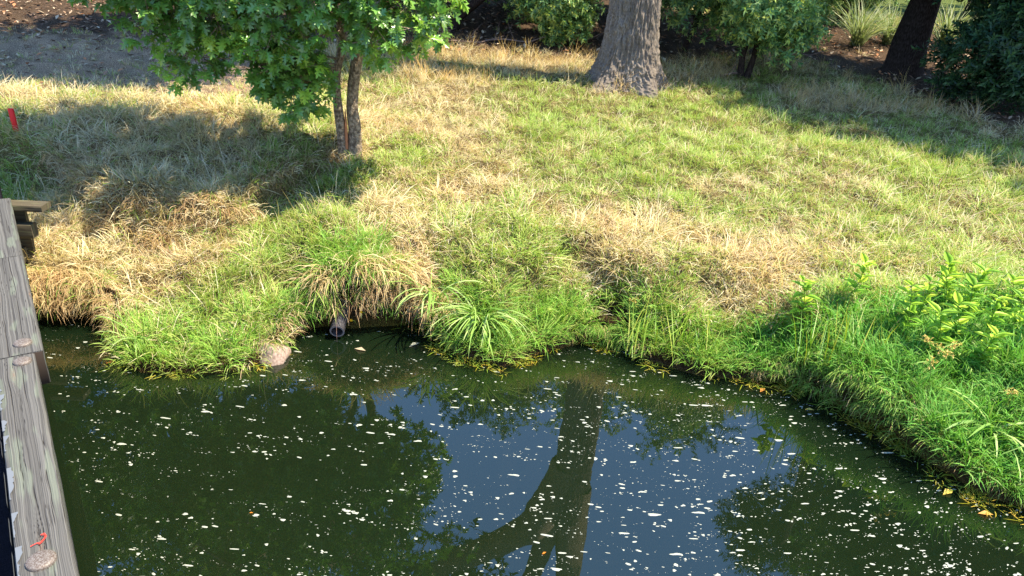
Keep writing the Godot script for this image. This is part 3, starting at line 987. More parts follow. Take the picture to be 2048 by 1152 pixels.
		tree("backdrop_shrub" if s[4] < 2 else "conifer", names[0] + " " + spots[float(s[0])], "shrub" if s[4] < 2 else "tree", on_ground(s[0], s[1], -0.05),
			[[[Vector3(0, 0, 0), Vector3(0.1, s[3] * 0.6, 0), Vector3(-0.1, s[3] * 1.3, 0)], [0.09, 0.06, 0.02]], [[Vector3(0.15, 0, 0), Vector3(0.5, s[3] * 0.6, 0.1), Vector3(0.7, s[3], 0.1)], [0.07, 0.05, 0.02]]],
			[[Vector3(0, s[3] * 0.95, 0), Vector3(s[2], s[3] * 0.8, s[2]), 90, 0.36, 22]], 6, pal, lm, bark_dark, Color(1.15, 1.12, 1.0), 1.25, "shrubs and trees closing the view", "stem")
	tree("tall_tree", "tall tree beyond the upper left lawn, its crown above the view", "tree", on_ground(-6.6, 14.5, -0.05),
		[[[Vector3(0, 0, 0), Vector3(0.1, 2.0, 0), Vector3(0.3, 5, 0), Vector3(0.4, 9, 0)], [0.24, 0.2, 0.15, 0.05]]],
		[[Vector3(0.2, 8.2, 0), Vector3(2.9, 3.2, 2.2), 170, 0.6, 24], [Vector3(2.6, 8.6, 0), Vector3(2.0, 1.6, 1.6), 60, 0.55, 24]], 12, green, lm, bark_dark, Color(1, 1, 1), 1.7)
	tree("tall_tree", "tall tree far beyond the left end of the bridge, its crown above the view", "tree", on_ground(-9.6, 12.6, -0.05),
		[[[Vector3(0, 0, 0), Vector3(0.1, 2.0, 0), Vector3(0.3, 5, 0), Vector3(0.4, 9, 0)], [0.24, 0.2, 0.15, 0.05]]],
		[[Vector3(0.8, 6.6, 0), Vector3(3.0, 3.4, 2.0), 170, 0.6, 24]], 12, green, lm, bark_dark, Color(1, 1, 1), 1.7)
	# the leaning dark trunk and the low dark boughs at the right
	tree("leaning_tree", "thick black-brown leaning tree trunk in the shade at the right", "tree", on_ground(5.25, 10.8, -0.05),
		[[[Vector3(-0.02, 0, 0), Vector3(0.0, 0.15, 0), Vector3(0.03, 0.5, 0), Vector3(0.08, 1.2, 0), Vector3(0.16, 2.4, 0), Vector3(0.3, 4.2, 0), Vector3(0.3, 6, 0)], [0.31, 0.265, 0.235, 0.19, 0.165, 0.14, 0.06]]],
		[[Vector3(0.9, 7.0, -1.2), Vector3(1.3, 1.0, 1.2), 50, 0.4, 26], [Vector3(1.3, 4.9, -0.3), Vector3(0.8, 0.7, 0.8), 24, 0.4, 24], [Vector3(0.3, 1.5, 0.4), Vector3(0.9, 0.25, 0.4), 18, 0.25, 20]], 14, dark, lm, bark_dark, Color(1, 1, 1), 1.3)
	tree("low_tree", "dark tree with low drooping boughs sweeping the grass at the right edge", "tree", on_ground(6.5, 9.6, -0.05),
		[[[Vector3(0.3, 0, 0), Vector3(0.3, 0.8, 0), Vector3(0.5, 2.0, 0), Vector3(0.6, 4, 0)], [0.16, 0.13, 0.1, 0.04]]],
		[[Vector3(-0.95, 0.62, 0.35), Vector3(0.6, 0.5, 0.5), 36, 0.22, 26], [Vector3(-0.5, 1.45, 0.2), Vector3(1.2, 0.45, 0.7), 46, 0.26, 24], [Vector3(0.3, 3.0, 0), Vector3(2.0, 1.4, 2.0), 100, 0.45, 24]], 18, dark, lm, bark_dark, Color(1, 1, 1), 1.05)
	tree("shade_tree", "tall leafy tree just outside the view at the right, shading the meadow", "tree", on_ground(8.6, 8.2, -0.05),
		[[[Vector3(0, 0, 0), Vector3(0.1, 2.0, 0), Vector3(0.0, 5, 0), Vector3(0.1, 8, 0)], [0.3, 0.26, 0.2, 0.05]]],
		[[Vector3(-1.5, 5.2, -1.1), Vector3(1.7, 1.3, 2.0), 170, 0.5, 26], [Vector3(0.6, 6.4, 0), Vector3(1.6, 1.8, 2.0), 60, 0.55, 24]], 10, green, lm, bark_dark, Color(1, 1, 1), 1.5)

# ---------------------------------------------------------------- grass
func build_grass() -> void:
	var m := leafy(0.55, 0.3, 0.7, Color(1, 1, 0.7))
	var kinds := {
		"straw": [clump(38, 0.1, 0.07, 0.15, 0.0042, 1.1, 1.7, 0.9), clump(36, 0.1, 0.07, 0.16, 0.004, 1.2, 1.9, 0.82)],
		"mixed": [clump(38, 0.1, 0.07, 0.15, 0.0042, 1.1, 1.6, 0.5), clump(38, 0.1, 0.06, 0.14, 0.0042, 1.2, 1.8, 0.36)],
		"green": [clump(38, 0.1, 0.07, 0.14, 0.0044, 0.9, 1.4, 0.1), clump(38, 0.09, 0.07, 0.15, 0.0044, 1.0, 1.4, 0.18)],
		"lush": [clump(34, 0.09, 0.09, 0.2, 0.0056, 0.75, 1.4, 0.03, 1), clump(32, 0.09, 0.1, 0.2, 0.006, 0.9, 1.6, 0.0, 1)],
		"lawn": [clump(30, 0.1, 0.03, 0.07, 0.0045, 1.2, 1.2, 0.8), clump(30, 0.1, 0.03, 0.08, 0.0045, 1.2, 1.2, 0.55)],
		"thatch": [clump(14, 0.12, 0.12, 0.24, 0.0038, 1.5, 0.5, 0.97), clump(12, 0.12, 0.1, 0.22, 0.004, 1.55, 0.7, 0.7)],
		"seeding": [clump(28, 0.09, 0.1, 0.22, 0.0042, 0.7, 1.4, 0.95, 2)],
	}
	var where := {}
	var tint := {}
	for k in kinds:
		for i in kinds[k].size():
			where[k + str(i)] = []
			tint[k + str(i)] = []
	var f := 3.0
	while f < 17.0:
		var step := 0.047 if f < 5.6 else 0.06 if f < 7.5 else 0.085 if f < 10 else 0.12
		var half := 0.76 * f + 1.0
		var x := -half
		while x < half + 1.0:
			var px := x + rr(-0.5, 0.5) * step
			var pf := f + rr(-0.5, 0.5) * step
			x += step
			var t := pf - edge(px)
			if t < 0.01: continue
			if px < -2.7 - 0.75 * (pf - 3.9) * 0.0 and pf < 4.75 and px < -3.02: continue
			var lit := litter(px, pf)
			var lawn_far := px > 3.0 and pf > 14.2
			if rng.randf() < lit * (0.985 if not lawn_far else 0.2): continue
			var dry := dryness(px, pf)
			var lush := smoothstep(0.6, 0.2, t) * (0.0 if dry > 0.55 else 1.0)
			if px > 1.9: lush = maxf(lush, smoothstep(5.0, 4.3, pf - (px - 2.6) * 0.15))
			if px < -1.55: lush *= 0.5 if px > -2.6 else 0.12
			var lawn := smoothstep(6.9, 7.3, pf) * smoothstep(-2.1, -2.5, px + 0.12 * (pf - 7.0))
			var kind := "straw" if dry > 0.68 else "mixed" if dry > 0.36 else "green"
			if rng.randf() < lush: kind = "lush"
			if lawn > 0.5 and rng.randf() < 0.35 + 0.4 * smoothstep(7.4, 8.4, pf): continue
			if rng.randf() < lawn: kind = "lawn"
			elif pf > 8.6 and dry > 0.6 and rng.randf() < 0.6: kind = "seeding"
			if kind in ["straw", "mixed", "green"] and rng.randf() < 0.14: kind = "thatch"
			var key: String = kind + str(rng.randi() % kinds[kind].size())
			var s := rr(0.6, 1.25) * (1.0 + 0.5 * lump.get_noise_2d(px * 140, pf * 140))
			s *= 1.0 - 0.2 * smoothstep(5.2, 6.4, pf) * smoothstep(-1.6, -0.6, px)
			if kind == "lush": s *= 0.85 if px < 1.9 else 1.0
			var lean := Vector3(rr(-0.5, 0.5), 1, rr(-0.45, 0.55)).normalized()
			where[key].append(Transform3D((frame_of(lean, Vector3.BACK) * Basis(Vector3.UP, rr(0, TAU))).scaled(Vector3(s, s * rr(0.85, 1.2), s)), on_ground(px, pf)))
			var v := rr(0.85, 1.15)
			var rusty := clampf(1.6 * patch.get_noise_2d(px * 110 + 300, pf * 110), 0, 1) * dry
			if kind == "lush" and px > 1.6: v *= 0.9
			tint[key].append(Color(v * (0.74 if kind == "lush" and px > 1.6 else 1.0), v * lerpf(rr(0.97, 1.03), 0.88, rusty), v * lerpf(1.0, 0.88, rusty)))
		f += step
	var words := {"thatch": "flattened broken straw lying across the grass", "straw": "dry straw-coloured grass lying over the bank and meadow", "mixed": "half dry half green meadow grass", "green": "soft green meadow grass in patches", "lush": "lush bright green grass at the water's edge", "lawn": "short sparse dry lawn at the upper left", "seeding": "tall dry seeding grass below the shrubs"}
	for k in kinds:
		for i in kinds[k].size():
			if where[k + str(i)].size() == 0: continue
			var o := scatter(("lush_grass" if k == "lush" else "lawn_grass" if k == "lawn" else "dry_grass" if k in ["straw", "seeding", "thatch"] else "meadow_grass"), kinds[k][i], m, where[k + str(i)], tint[k + str(i)])
			tag(o, words[k], "grass")
	# grass spilling over the lips of the bank
	var hang := [hanging(34, 0.9, 0.18, 0.34), hanging(34, 0.4, 0.14, 0.28), hanging(32, 0.06, 0.15, 0.28)]
	var hw := [[], [], []]
	var ht := [[], [], []]
	var x := -3.6
	while x < 3.2:
		x += 0.022
		var lip := table(LIP, x)
		if lip < 0.09: continue
		for k in 3:
			var px := x + rr(-0.02, 0.02)
			var e := edge(px)
			var n := Vector2((edge(px + 0.06) - edge(px - 0.06)) / 0.12, 1.0).normalized()   # towards the water: (+x share, +z)
			var depth := rr(-0.005, 0.14)
			var dry := dryness(px, e + 0.2)
			var i := 0 if rng.randf() < dry and px < 1.8 else 1
			if (px > 1.75 or (px > -0.5 and px < 1.1)) and rng.randf() < 0.85: i = 2
			var s := rr(0.7, 1.15) * clampf(lip / 0.3, 0.55, 1.15)
			var down := 0.0 if k < 2 else rr(0.15, 0.6) * lip
			if k == 2 and lip < 0.18: continue
			if absf(px + 1.19) < 0.05 and k > 0: continue
			if k == 2:
				depth = -0.03
				s *= 0.75
			hw[i].append(Transform3D(Basis(Vector3.UP, atan2(n.x, n.y) + rr(-1.0, 1.0)) .scaled(Vector3.ONE * s * rr(0.6, 1.1)), Vector3(px, (height(px, e + maxf(depth, 0.01)) if k < 2 else lip) - rr(0, 0.06) - down, -(e + depth))))
			var v := rr(0.8, 1.15)
			ht[i].append(Color(v, v * rr(0.92, 1.03), v * 0.95))
	# and over the step of the upper terrace on the left
	x = -3.9
	while x < -1.6:
		x += 0.05
		for k in 2:
			var s2 := table(STEP, x)
			var pf := s2 - 0.05 + rr(-0.1, 0.16)
			var s := rr(0.4, 0.85)
			hw[0 if rng.randf() < 0.8 else 1].append(Transform3D(Basis(Vector3.UP, rr(-1.2, 1.2)).scaled(Vector3.ONE * s), on_ground(x, pf)))
			var v := rr(0.7, 1.05)
			(ht[0] if hw[0].size() > ht[0].size() else ht[1]).append(Color(v, v * 0.92, v * 0.9))
	for i in 3:
		var o := scatter("hanging_grass", hang[i], m, hw[i], ht[i])
		tag(o, ["straw grass hanging over the bank edge", "half green grass hanging over the bank edge", "bright green grass hanging over the bank edge"][i], "grass")
	# fallen leaves and bark on the bare ground
	var fl := begin()
	plain_leaf(fl, Vector3(0, 0.004, -0.03), Vector3(0, 0.1, 1), Vector3.UP, 0.06, 0.03, Color.WHITE, -0.1)
	var flm := finish(fl, false)
	var lw := []
	var lt := []
	for i in 14000:
		var px := rr(-9, 9)
		var pf := rr(7.2, 15)
		if litter(px, pf) < 0.5 and not (px < -2.8 and rng.randf() < 0.6): continue
		lw.append(Transform3D((Basis(Vector3.UP, rr(0, TAU)) * Basis(Vector3.RIGHT, rr(-0.4, 0.4))).scaled(Vector3.ONE * rr(0.6, 1.7)), on_ground(px, pf, 0.006)))
		var c: Color = [C(150, 122, 98), C(120, 94, 76), C(176, 150, 122), C(98, 80, 66), C(184, 128, 90), C(200, 180, 150)][rng.randi() % 6]
		lt.append(c)
	var lo := scatter("leaf_litter", flm, leafy(0.8, 0.2, 0.2), lw, lt)
	tag(lo, "brown fallen leaves on bare ground below the shrubs", "leaf litter")

# ---------------------------------------------------------------- plants of the water's edge
func build_bank_plants() -> void:
	var m := leafy(0.45, 0.4, 0.7, Color(0.95, 1, 0.55))
	# arching broad-bladed grasses
	for g in [[-0.2, 4.6, 120, 0.46, 0.0095, "big arching clump of broad pale green blades on the grassy point"], [-0.56, 4.72, 26, 0.42, 0.012, "darker arching clump overhanging the black hollow left of the point"], [2.85, 3.6, 26, 0.4, 0.016, "broad-leaved bamboo-like grass at the lower right of the bank"], [-2.42, 4.12, 24, 0.3, 0.008, "upright green sedge tuft at the left end of the grassy mound"], [-1.5, 4.42, 14, 0.3, 0.009, "small spiky grass tuft leaning over the water beside the rock"]]:
		var o := thing("arching_grass", g[5], "grass clump", on_ground(g[0], g[1], -0.02), 0, "arching grass clumps at the water's edge")
		for k in g[2]:
			var st := begin()
			var c: Color = [C(168, 196, 108), C(140, 178, 84), C(190, 208, 134), C(122, 160, 72), C(160, 196, 92)][rng.randi() % 5]
			var a := rr(0, TAU)
			var az := PI / 2 + rr(-1.5, 1.5) if rng.randf() < 0.8 else rr(0, TAU)
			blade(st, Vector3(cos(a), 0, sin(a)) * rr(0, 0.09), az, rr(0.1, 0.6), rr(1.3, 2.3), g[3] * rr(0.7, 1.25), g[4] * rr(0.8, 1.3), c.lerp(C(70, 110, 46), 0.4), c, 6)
			put("blade", st.commit(), m, o)
	# upright yellow-green reeds right of the cove
	for g in [[1.12, 4.5, 46, "stand of upright yellow-green reeds right of the dark cove"], [2.16, 4.2, 40, "stand of upright yellow-green reeds above the overhang on the right"]]:
		var o := thing("reeds", g[3], "reeds", on_ground(g[0], g[1], -0.02), 0, "reeds on the bank")
		for k in g[2]:
			var st := begin()
			var c: Color = [C(150, 176, 60), C(124, 166, 56), C(176, 180, 70), C(108, 156, 58)][rng.randi() % 4]
			blade(st, Vector3(rr(-0.3, 0.3), 0, rr(-0.1, 0.1)), rr(0, TAU), rr(0.0, 0.25), rr(0.1, 0.5), rr(0.26, 0.44), 0.008, c.lerp(C(80, 120, 50), 0.4), c, 3)
			put("blade", st.commit(), m, o)
	# sedges with straw-coloured flower heads
	var spots := [[2.12, 4.08], [2.2, 4.0], [2.5, 3.95], [2.62, 3.78], [2.58, 3.9], [2.5, 3.72], [2.9, 3.65], [2.45, 3.66], [0.86, 4.78], [1.98, 4.32], [2.7, 3.95]]
	var nth := ["leftmost", "second from the left", "third from the left", "fourth from the left", "fifth from the left", "sixth from the left", "seventh from the left", "eighth from the left", "ninth from the left", "tenth from the left", "seventh from the right", "sixth from the right", "fifth from the right", "fourth from the right", "third from the right", "second from the right", "rightmost"]
	var order := range(spots.size()).filter(func(q): return q != 8 and q != 9)
	order.sort_custom(func(p, q): return spots[p][0] < spots[q][0])
	for i in spots.size():
		var p: Array = spots[i]
		var word: String = "straw-coloured sedge flower head over the right bank grass, %s of the nine" % nth[maxi(order.find(i), 0)]
		if i == 8: word = "single yellow sedge flower head beside the dark cove"
		if i == 9: word = "low sedge flower head bending to the water right of the small bank hollow"
		var o := thing("sedge_flower", word, "sedge", on_ground(p[0], p[1], 0.0), rr(0, TAU), "sedge flower heads on the bank")
		var st := begin()
		var top := Vector3(rr(-0.05, 0.05), rr(0.22, 0.32), rr(0, 0.06)) if i != 9 else Vector3(0.02, 0.16, 0.1)
		st.set_color(C(120, 150, 64))
		tube(st, curve(Vector3.ZERO, top, Vector3(0.01, 0, 0), 4), [0.0025, 0.0025, 0.002, 0.002, 0.002], 4)
		put("stalk", finish(st), m, o)
		var hd := begin()
		for k in 16:
			var d := (rdir() + Vector3(0, 0.7, 0)).normalized()
			var l := rr(0.015, 0.04)
			hd.set_color(C(196, 170, 92))
			tube(hd, [top, top + d * l], [0.001, 0.001], 3)
			for q in 3:
				plain_leaf(hd, top + d * l, (d + rdir() * 0.8).normalized(), Vector3.UP, 0.016, 0.006, [C(214, 186, 104), C(204, 172, 92), C(224, 200, 120)][q])
		put("flower_head", finish(hd, false), m, o)
		var br := begin()
		for k in 4:
			blade(br, top, rr(0, TAU), rr(0.9, 1.3), 0.6, rr(0.08, 0.16), 0.006, C(110, 150, 60), C(140, 176, 76), 3)
		put("bracts", br.commit(), m, o)
	# broad-leaved weeds
	var weeds := [[2.0, 4.62, 0.34, "lone broad-leaved weed standing in the grass behind the reeds, left one of two"], [2.33, 4.68, 0.32, "lone broad-leaved weed standing in the grass, right one of two"], [2.6, 4.32, 0.36, ""], [2.72, 4.45, 0.3, ""], [2.95, 4.6, 0.32, ""], [3.1, 4.5, 0.3, ""], [3.2, 4.7, 0.32, ""], [2.85, 4.25, 0.28, ""],
		[3.3, 4.4, 0.3, ""], [3.05, 4.25, 0.3, ""], [2.7, 4.15, 0.26, ""], [3.4, 4.6, 0.32, ""], [3.25, 4.15, 0.28, ""], [3.5, 4.35, 0.3, ""], [3.0, 4.75, 0.3, ""], [2.9, 4.05, 0.24, ""], [3.6, 4.7, 0.32, ""], [3.45, 4.1, 0.3, ""]]
	for q in range(2, weeds.size()): weeds[q][2] *= 1.05
	var row := range(2, weeds.size())
	row.sort_custom(func(p, q): return weeds[p][0] < weeds[q][0])
	for i in weeds.size():
		var p: Array = weeds[i]
		if i > 1: p[3] = "bright yellow-green broad-leaved weed in the thicket at the right, %s" % nth[row.find(i) if row.find(i) < 9 else row.find(i) + 1]
		var o := thing("broad_leaved_weed", p[3] if p[3] else "bright yellow-green broad-leaved weed in the thicket at the right edge of the bank", "weed", on_ground(p[0], p[1], 0.0), 0, "broad-leaved weeds on the right bank" if i > 1 else "")
		var top := Vector3(rr(-0.06, 0.06), p[2], rr(-0.02, 0.08))
		var pts := curve(Vector3.ZERO, top, Vector3(rr(-0.03, 0.03), 0, 0.02), 6)
		var st := begin()
		st.set_color(C(110, 140, 60))
		tube(st, pts, [0.004, 0.004, 0.0035, 0.003, 0.003, 0.002, 0.002], 5)
		put("stem", finish(st), m, o)
		for k in 17:
			var h := 1.6 + k / 3.4
			var q: Vector3 = pts[mini(int(h), 6)].lerp(pts[mini(int(h) + 1, 6)], h - int(h))
			var a := k * 2.4 + rr(-0.4, 0.4)
			var l := begin()
			var c: Color = [C(136, 190, 62), C(168, 210, 66), C(110, 170, 60), C(196, 222, 74)][rng.randi() % 4].lerp(C(206, 226, 70), 0.3 * k / 17.0)
			var d := Vector3(cos(a), rr(0.1, 0.7), sin(a)).normalized()
			var fr := frame_of(d, Vector3.UP)
			var len_ := rr(0.08, 0.13)
			var half := [Vector2(0.03, 0), Vector2(0.3, 0.22), Vector2(0.34, 0.42), Vector2(0.22, 0.72), Vector2(0, 1)]
			for s in [-1.0, 1.0]:
				for e in half.size() - 1:
					var v0 := Vector2(0, half[e].y)
					for tt in [[v0, half[e], half[e + 1]], [v0, half[e + 1], Vector2(0, half[e + 1].y)]]:
						for z in tt:
							l.set_color(c)
							l.add_vertex(q + (fr.x * z.x * s * 0.75 + fr.y * z.y + fr.z * (0.2 * absf(z.x) - 0.18 * z.y * z.y)) * len_)
			put("leaf", finish(l, false), m, o)
	# strappy plants in the sun beyond the small tree
	for p in [[5.26, 12.5, 1.0, "grey-green strappy tussock plant left of the leaning dark trunk"], [5.95, 12.9, 0.9, "strappy tussock plant right behind the leaning dark trunk"], [6.9, 13.0, 1.0, "strappy tussock plant right of the leaning dark trunk, behind bare twigs"]]:
		var o := thing("strappy_plant", p[3], "plant", on_ground(p[0], p[1]), 0, "strappy tussocks in the far sun")
		for k in 150:
			var st := begin()
			var c: Color = [C(150, 160, 120), C(126, 144, 96), C(176, 180, 140), C(112, 130, 84)][rng.randi() % 4]
			blade(st, Vector3(rr(-0.08, 0.08), 0, rr(-0.08, 0.08)), rr(0, TAU), rr(0.1, 0.7), rr(0.4, 1.2), rr(0.6, 0.95) * p[2], 0.016, c.lerp(C(90, 100, 70), 0.4), c, 4)
			put("blade", st.commit(), m, o)
	# two small yellow flowers over the drain
	for p in [[-1.02, 4.6, 0.27, "tiny yellow flower on the hanging straw right of the drain pipe"], [-1.09, 4.6, 0.2, "tiny yellow flower close above the drain pipe"]]:
		var o := thing("yellow_flower", p[3], "flower", Vector3(p[0], p[2], -p[1] + 0.16), 0)
		var st := begin()
		for k in 6: plain_leaf(st, Vector3.ZERO, Vector3(cos(k * 1.05), sin(k * 1.05), 0.3), Vector3.BACK, 0.012, 0.008, C(232, 180, 30))
		put("petals", finish(st, false), m, o)
		var sk := begin()
		sk.set_color(C(110, 140, 60))
		tube(sk, [Vector3(0, 0, -0.002), Vector3(0.01, -0.03, -0.05), Vector3(0.01, -0.08, -0.1)], [0.0015, 0.0015, 0.0015], 4)
		put("stalk", finish(sk), m, o)

# ---------------------------------------------------------------- small things
func build_small_things() -> void:
	# red stake
	var o := thing("marker_stake", "short bright red marker stake at the left edge of the meadow", "stake", on_ground(-4.33, 6.12, -0.06))
	var st := begin()
	box(st, Vector3(0, 0.1, 0), Vector3(0.045, 0.32, 0.02), 0.003)
	var red := mat(S(228, 34, 30), 0.55, 0.4)
	var sk := put("stake", finish(st, false), red, o)
	sk.rotation.z = 0.03
	# drain pipe
	var d := thing("drain_pipe", "black corrugated drain pipe poking out of the bank at the waterline", "pipe", Vector3(-1.21, 0.065, -4.51))
	d.rotation = Vector3(0.3, 0.05, 0)
	var pipe := begin()
	var L := 0.36
	var rows := 66
	var sides := 28
	for k in sides:
		var a := TAU * k / sides
		var b := TAU * (k + 1) / sides
		for i in rows:
			var z0 := -L * i / rows
			var z1 := -L * (i + 1) / rows
			var r0 := 0.048 + 0.003 * (1.0 if (i / 3) % 2 == 0 else 0.0)
			var r1 := 0.048 + 0.003 * (1.0 if ((i + 1) / 3) % 2 == 0 else 0.0)
			var p := func(an: float, r: float, z: float) -> Vector3: return Vector3(cos(an) * r, sin(an) * r, z)
			tri(pipe, p.call(a, r0, z0), p.call(a, r1, z1), p.call(b, r0, z0))
			tri(pipe, p.call(b, r0, z0), p.call(a, r1, z1), p.call(b, r1, z1))
			tri(pipe, p.call(a, 0.041, z0), p.call(b, 0.041, z0), p.call(a, 0.041, z1))
			tri(pipe, p.call(b, 0.041, z0), p.call(b, 0.041, z1), p.call(a, 0.041, z1))
	var black := mat(S(78, 75, 76), 0.65, 0.4)
	black.uv1_triplanar = true
	black.uv1_scale = Vector3(12, 12, 12)
	black.albedo_texture = noise_tex(0.03, [Color(0.6, 0.6, 0.6), Color(1, 1, 1)], [0.4, 0.6], 256, 81)
	put("pipe", finish(pipe), black, d)
	var rim := begin()
	for k in sides:
		var a := TAU * k / sides
		var b := TAU * (k + 1) / sides
		tri(rim, Vector3(cos(a) * 0.052, sin(a) * 0.052, 0.002), Vector3(cos(b) * 0.052, sin(b) * 0.052, 0.002), Vector3(cos(a) * 0.041, sin(a) * 0.041, 0.002))
		tri(rim, Vector3(cos(b) * 0.052, sin(b) * 0.052, 0.002), Vector3(cos(b) * 0.041, sin(b) * 0.041, 0.002), Vector3(cos(a) * 0.041, sin(a) * 0.041, 0.002))
	put("rim", finish(rim), mat(S(120, 116, 116), 0.6, 0.4), d)
	# a dry stalk hanging in front of the opening
	var stalk := begin()
	tube(stalk, [Vector3(-1.205, 0.17, -4.495), Vector3(-1.208, 0.07, -4.485), Vector3(-1.205, -0.01, -4.48)], [0.002, 0.002, 0.0015], 5)
	var so := put("dry_stalk", finish(stalk), mat(S(160, 128, 112), 0.8, 0.3))
	tag(so, "thin dry stalk hanging across the mouth of the drain pipe", "stalk")
	# rock
	var rs := SphereMesh.new()
	rs.radial_segments = 40
	rs.rings = 24
	var arr := rs.get_mesh_arrays()
	var v: PackedVector3Array = arr[Mesh.ARRAY_VERTEX]
	var rock := begin()
	for q in v:
		var p := q * 2.0
		for pl in [Vector3(0.75, 0.5, 0.4), Vector3(-0.15, 0.55, 0.85), Vector3(0.9, -0.1, 0.5), Vector3(-0.8, 0.3, 0.5), Vector3(0.1, 1, -0.2), Vector3(0.3, 0.9, 0.35)]:
			var n: Vector3 = pl.normalized()
			var over := p.dot(n) - 0.6
			if over > 0: p -= n * over * 0.9
		p *= 1.0 + 0.05 * fine.get_noise_3dv(p * 60)
		rock.add_vertex(p * Vector3(0.125, 0.1, 0.11))
	for i in arr[Mesh.ARRAY_INDEX]: rock.add_index(i)
	rock.generate_normals()
	var rm := mat(S(164, 144, 128), 0.9, 0.25)
	rm.uv1_triplanar = true
	rm.uv1_scale = Vector3(6, 6, 6)
	rm.albedo_texture = noise_tex(0.03, [Color(0.75, 0.72, 0.7), Color(1, 1, 1)], [0.3, 0.7], 256, 82)
	var ro := put("rock", rock.commit(), rm)
	ro.position = Vector3(-1.545, 0.02, -4.2)
	ro.rotation = Vector3(0.1, 0.5, -0.3)
	tag(ro, "pale pinkish rock at the tip of the grassy mound by the water", "rock")
	# foam
	var foam_m := mat(S(156, 159, 144), 0.6, 0.4)
	var shapes := []
	for k in 6:
		var fs := begin()
		var n := 12
		var ring := []
		for i in n:
			var a := TAU * i / n
			ring.append(Vector3(cos(a) * 1.0, 0, sin(a) * 0.62) * (1.0 + 0.2 * sin(a * 2 + k) + (0.22 * sin(a * 3 + k * 2) if k > 2 else 0.0) + rr(-0.14, 0.14)))
		for i in n:
			var p: Vector3 = ring[i]
			var q: Vector3 = ring[(i + 1) % n]
			tri(fs, Vector3(p.x, -0.1, p.z), Vector3(q.x, -0.1, q.z), p * 0.85 + Vector3(0, 0.12, 0))
			tri(fs, Vector3(q.x, -0.1, q.z), q * 0.85 + Vector3(0, 0.12, 0), p * 0.85 + Vector3(0, 0.12, 0))
			tri(fs, p * 0.85 + Vector3(0, 0.12, 0), q * 0.85 + Vector3(0, 0.12, 0), Vector3(0, 0.2, 0))
		shapes.append(finish(fs))
	var big := 0
	var fw := [[], [], [], [], [], []]
	var tries := 0
	var streak := FastNoiseLite.new()
	streak.seed = 4
	streak.frequency = 0.9
	while tries < 7000:
		tries += 1
		var pf := rr(1.6, 4.7)
		var px := rr(-0.72 * pf - 0.4, 0.8 * pf + 0.4)
		var e := edge(px)
		if pf > e - 0.06: continue
		if (px + 1.04) * 0.807 + (pf - 1.33) * 0.59 < 0.03: continue        # under the kerb
		var turn := -0.1 + 0.55 * smoothstep(0.4, 2.4, px)
		var a := px * cos(turn) - pf * sin(turn)
		var b := px * sin(turn) + pf * cos(turn)
		var dens := 0.5 + 0.5 * streak.get_noise_2d(a * 0.8, b * 3.2) + 0.25 * smoothstep(-1.2, 0.8, px)
		if rng.randf() > dens * dens * 1.5: continue
		var s := 0.0016 + 0.0104 * pow(rng.randf(), 3.8)
		var long := rr(0.85, 1.5) if rng.randf() < 0.8 else rr(1.6, 3.2)
		var tr := Transform3D(Basis(Vector3.UP, turn + rr(-0.35, 0.35)).scaled(Vector3(s * long, s * 0.5, s)), Vector3(px, 0.0006, -pf))
		if s > 0.0074 and big < 220:
			var o2 := put("foam_fleck", shapes[rng.randi() % 6], foam_m)
			o2.transform = tr
			tag(o2, "small white fleck of foam drifting on the dark green water", "foam", "larger foam flecks on the creek")
			big += 1
		else:
			fw[rng.randi() % 6].append(tr)
			if rng.randf() < 0.35:                          # companions drifting along with it
				for q in 2 + rng.randi() % 5:
					var o4 := Vector3(rr(-0.07, 0.07), 0, rr(-0.02, 0.02)).rotated(Vector3.UP, turn)
					var s4 := s * rr(0.3, 0.75)
					if pf - o4.z < edge(px + o4.x) - 0.06: fw[rng.randi() % 6].append(Transform3D(Basis(Vector3.UP, turn + rr(-0.5, 0.5)).scaled(Vector3(s4 * rr(0.9, 1.6), s4 * 0.5, s4)), tr.origin + o4))
	for k in 6:
		var o3 := scatter("foam_specks", shapes[k], foam_m, fw[k], [])
		tag(o3, "tiny white foam specks strewn over the creek", "foam")
	# leaves afloat
	var lm := leafy(0.6, 0.3, 0.4)
	for p in [[-2.55, 4.0, 0.07, C(206, 128, 60), "orange fallen leaf afloat left of the grassy mound"], [1.73, 4.22, 0.07, C(196, 132, 60), "orange fallen leaf afloat below the right bank"], [1.98, 4.02, 0.06, C(200, 178, 90), "yellowish leaf afloat off the small bank hollow"], [-0.66, 4.5, 0.09, C(150, 150, 130), "grey-green dead leaf afloat left of the grassy point"], [-1.02, 4.38, 0.09, C(176, 160, 130), "pale dead leaf afloat right of the drain pipe"],
		[0.24, 2.62, 0.025, C(196, 120, 40), "small orange leaf afloat on the mirrored trunk"], [-1.2, 2.75, 0.02, C(196, 120, 40), "tiny orange leaf afloat in the middle of the dark water"], [2.5, 3.28, 0.09, C(190, 170, 80), "yellow leaf afloat at the lower right bank"], [2.62, 3.12, 0.08, C(200, 150, 80), "tan leaf afloat nearest the lower right corner"]]:
		var ls := begin()
		plain_leaf(ls, Vector3(0, 0.003, -p[2] / 2), Vector3(0, 0.03, 1), Vector3.UP, p[2], p[2] * 0.45, p[3], -0.02)
		var lo := put("floating_leaf", finish(ls, false), lm)
		lo.position = Vector3(p[0], 0.001, -p[1])
		lo.rotation.y = rr(0.6, 2.4)
		tag(lo, p[4], "leaf")
	# yellow weed and algae at the waterline
	var aw := []
	var at := []
	var am := clump(16, 0.06, 0.04, 0.1, 0.006, 1.3, 0.7, 0.0, 0)
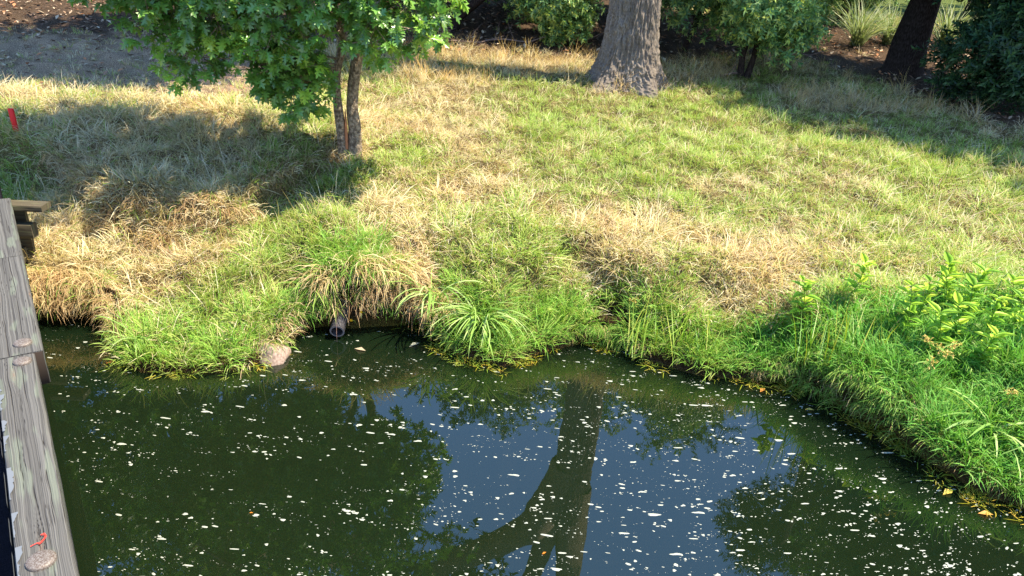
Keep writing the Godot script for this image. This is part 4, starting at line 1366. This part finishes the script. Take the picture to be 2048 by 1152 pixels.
	for i in 340:
		var px := rr(-2.6, 2.9)
		if patch.get_noise_2d(px * 260.0, 3.0) < rr(-0.25, 0.35): continue
		if px > 0.9 and px < 1.9 and rng.randf() < 0.6: continue
		if px > -1.4 and px < -0.7 and rng.randf() < 0.7: continue
		if px < -1.4 and rng.randf() < 0.65: continue
		var e := edge(px)
		var off := rr(0.0, 0.1) if px < 2.3 else rr(0.0, 0.16)
		aw.append(Transform3D(Basis(Vector3.UP, rr(0, TAU)).scaled(Vector3(1, 0.22, 1) * rr(0.6, 1.1)), Vector3(px, 0.012, -(e - off))))
		var q: Color = [Color(1.35, 0.86, 0.4), Color(1.1, 0.85, 0.45), Color(0.8, 0.8, 0.5)][rng.randi() % 3]
		at.append(q * 0.8)
	var ao := scatter("water_weed", am, leafy(0.5, 0.3, 0.5), aw, at)
	tag(ao, "yellowish water weed and algae fringing the bank", "water weed")
	# dead branches under the shrubs
	var dead := [[-0.9, 10.7, 0.2, 1.1, "long bare dead branch on the dark litter behind the young oak"], [-0.2, 10.9, -0.3, 0.9, "crooked dead branch on the litter below the blue-green shrub"], [0.75, 11.2, 0.5, 0.8, "thin dead branch on the litter just left of the massive trunk"], [-1.6, 11.1, 0.1, 1.0, "dead branch lying at the foot of the dark crooked tree"], [2.7, 9.9, 0.5, 0.5, "thin reddish dead twig at the foot of the small leafy tree"], [4.0, 11.3, 0.1, 0.8, "dead branch on the sunlit litter left of the leaning trunk"]]
	for p in dead:
		var bo := thing("dead_branch", p[4], "branch", on_ground(p[0], p[1], 0.03), p[2], "dead branches under the shrubs")
		var bs := begin()
		var l: float = p[3]
		tube(bs, [Vector3(-l / 2, 0, 0), Vector3(-l / 6, 0.05, 0.05), Vector3(l / 5, 0.03, -0.04), Vector3(l / 2, 0.14, 0.02)], [0.014, 0.012, 0.009, 0.004], 6, 0.3)
		put("branch", finish(bs), mat(S(128, 108, 94), 0.9, 0.2), bo)
		for k in 5:
			var ts := begin()
			var b0 := Vector3(rr(-l / 3, l / 3), 0.04, 0)
			tube(ts, curve(b0, b0 + Vector3(rr(-0.2, 0.25), rr(0.05, 0.3), rr(-0.2, 0.2)), rdir() * 0.02, 3), [0.005, 0.004, 0.003, 0.0015], 4)
			put("twig", finish(ts), mat(S(120, 102, 90), 0.9, 0.2), bo)
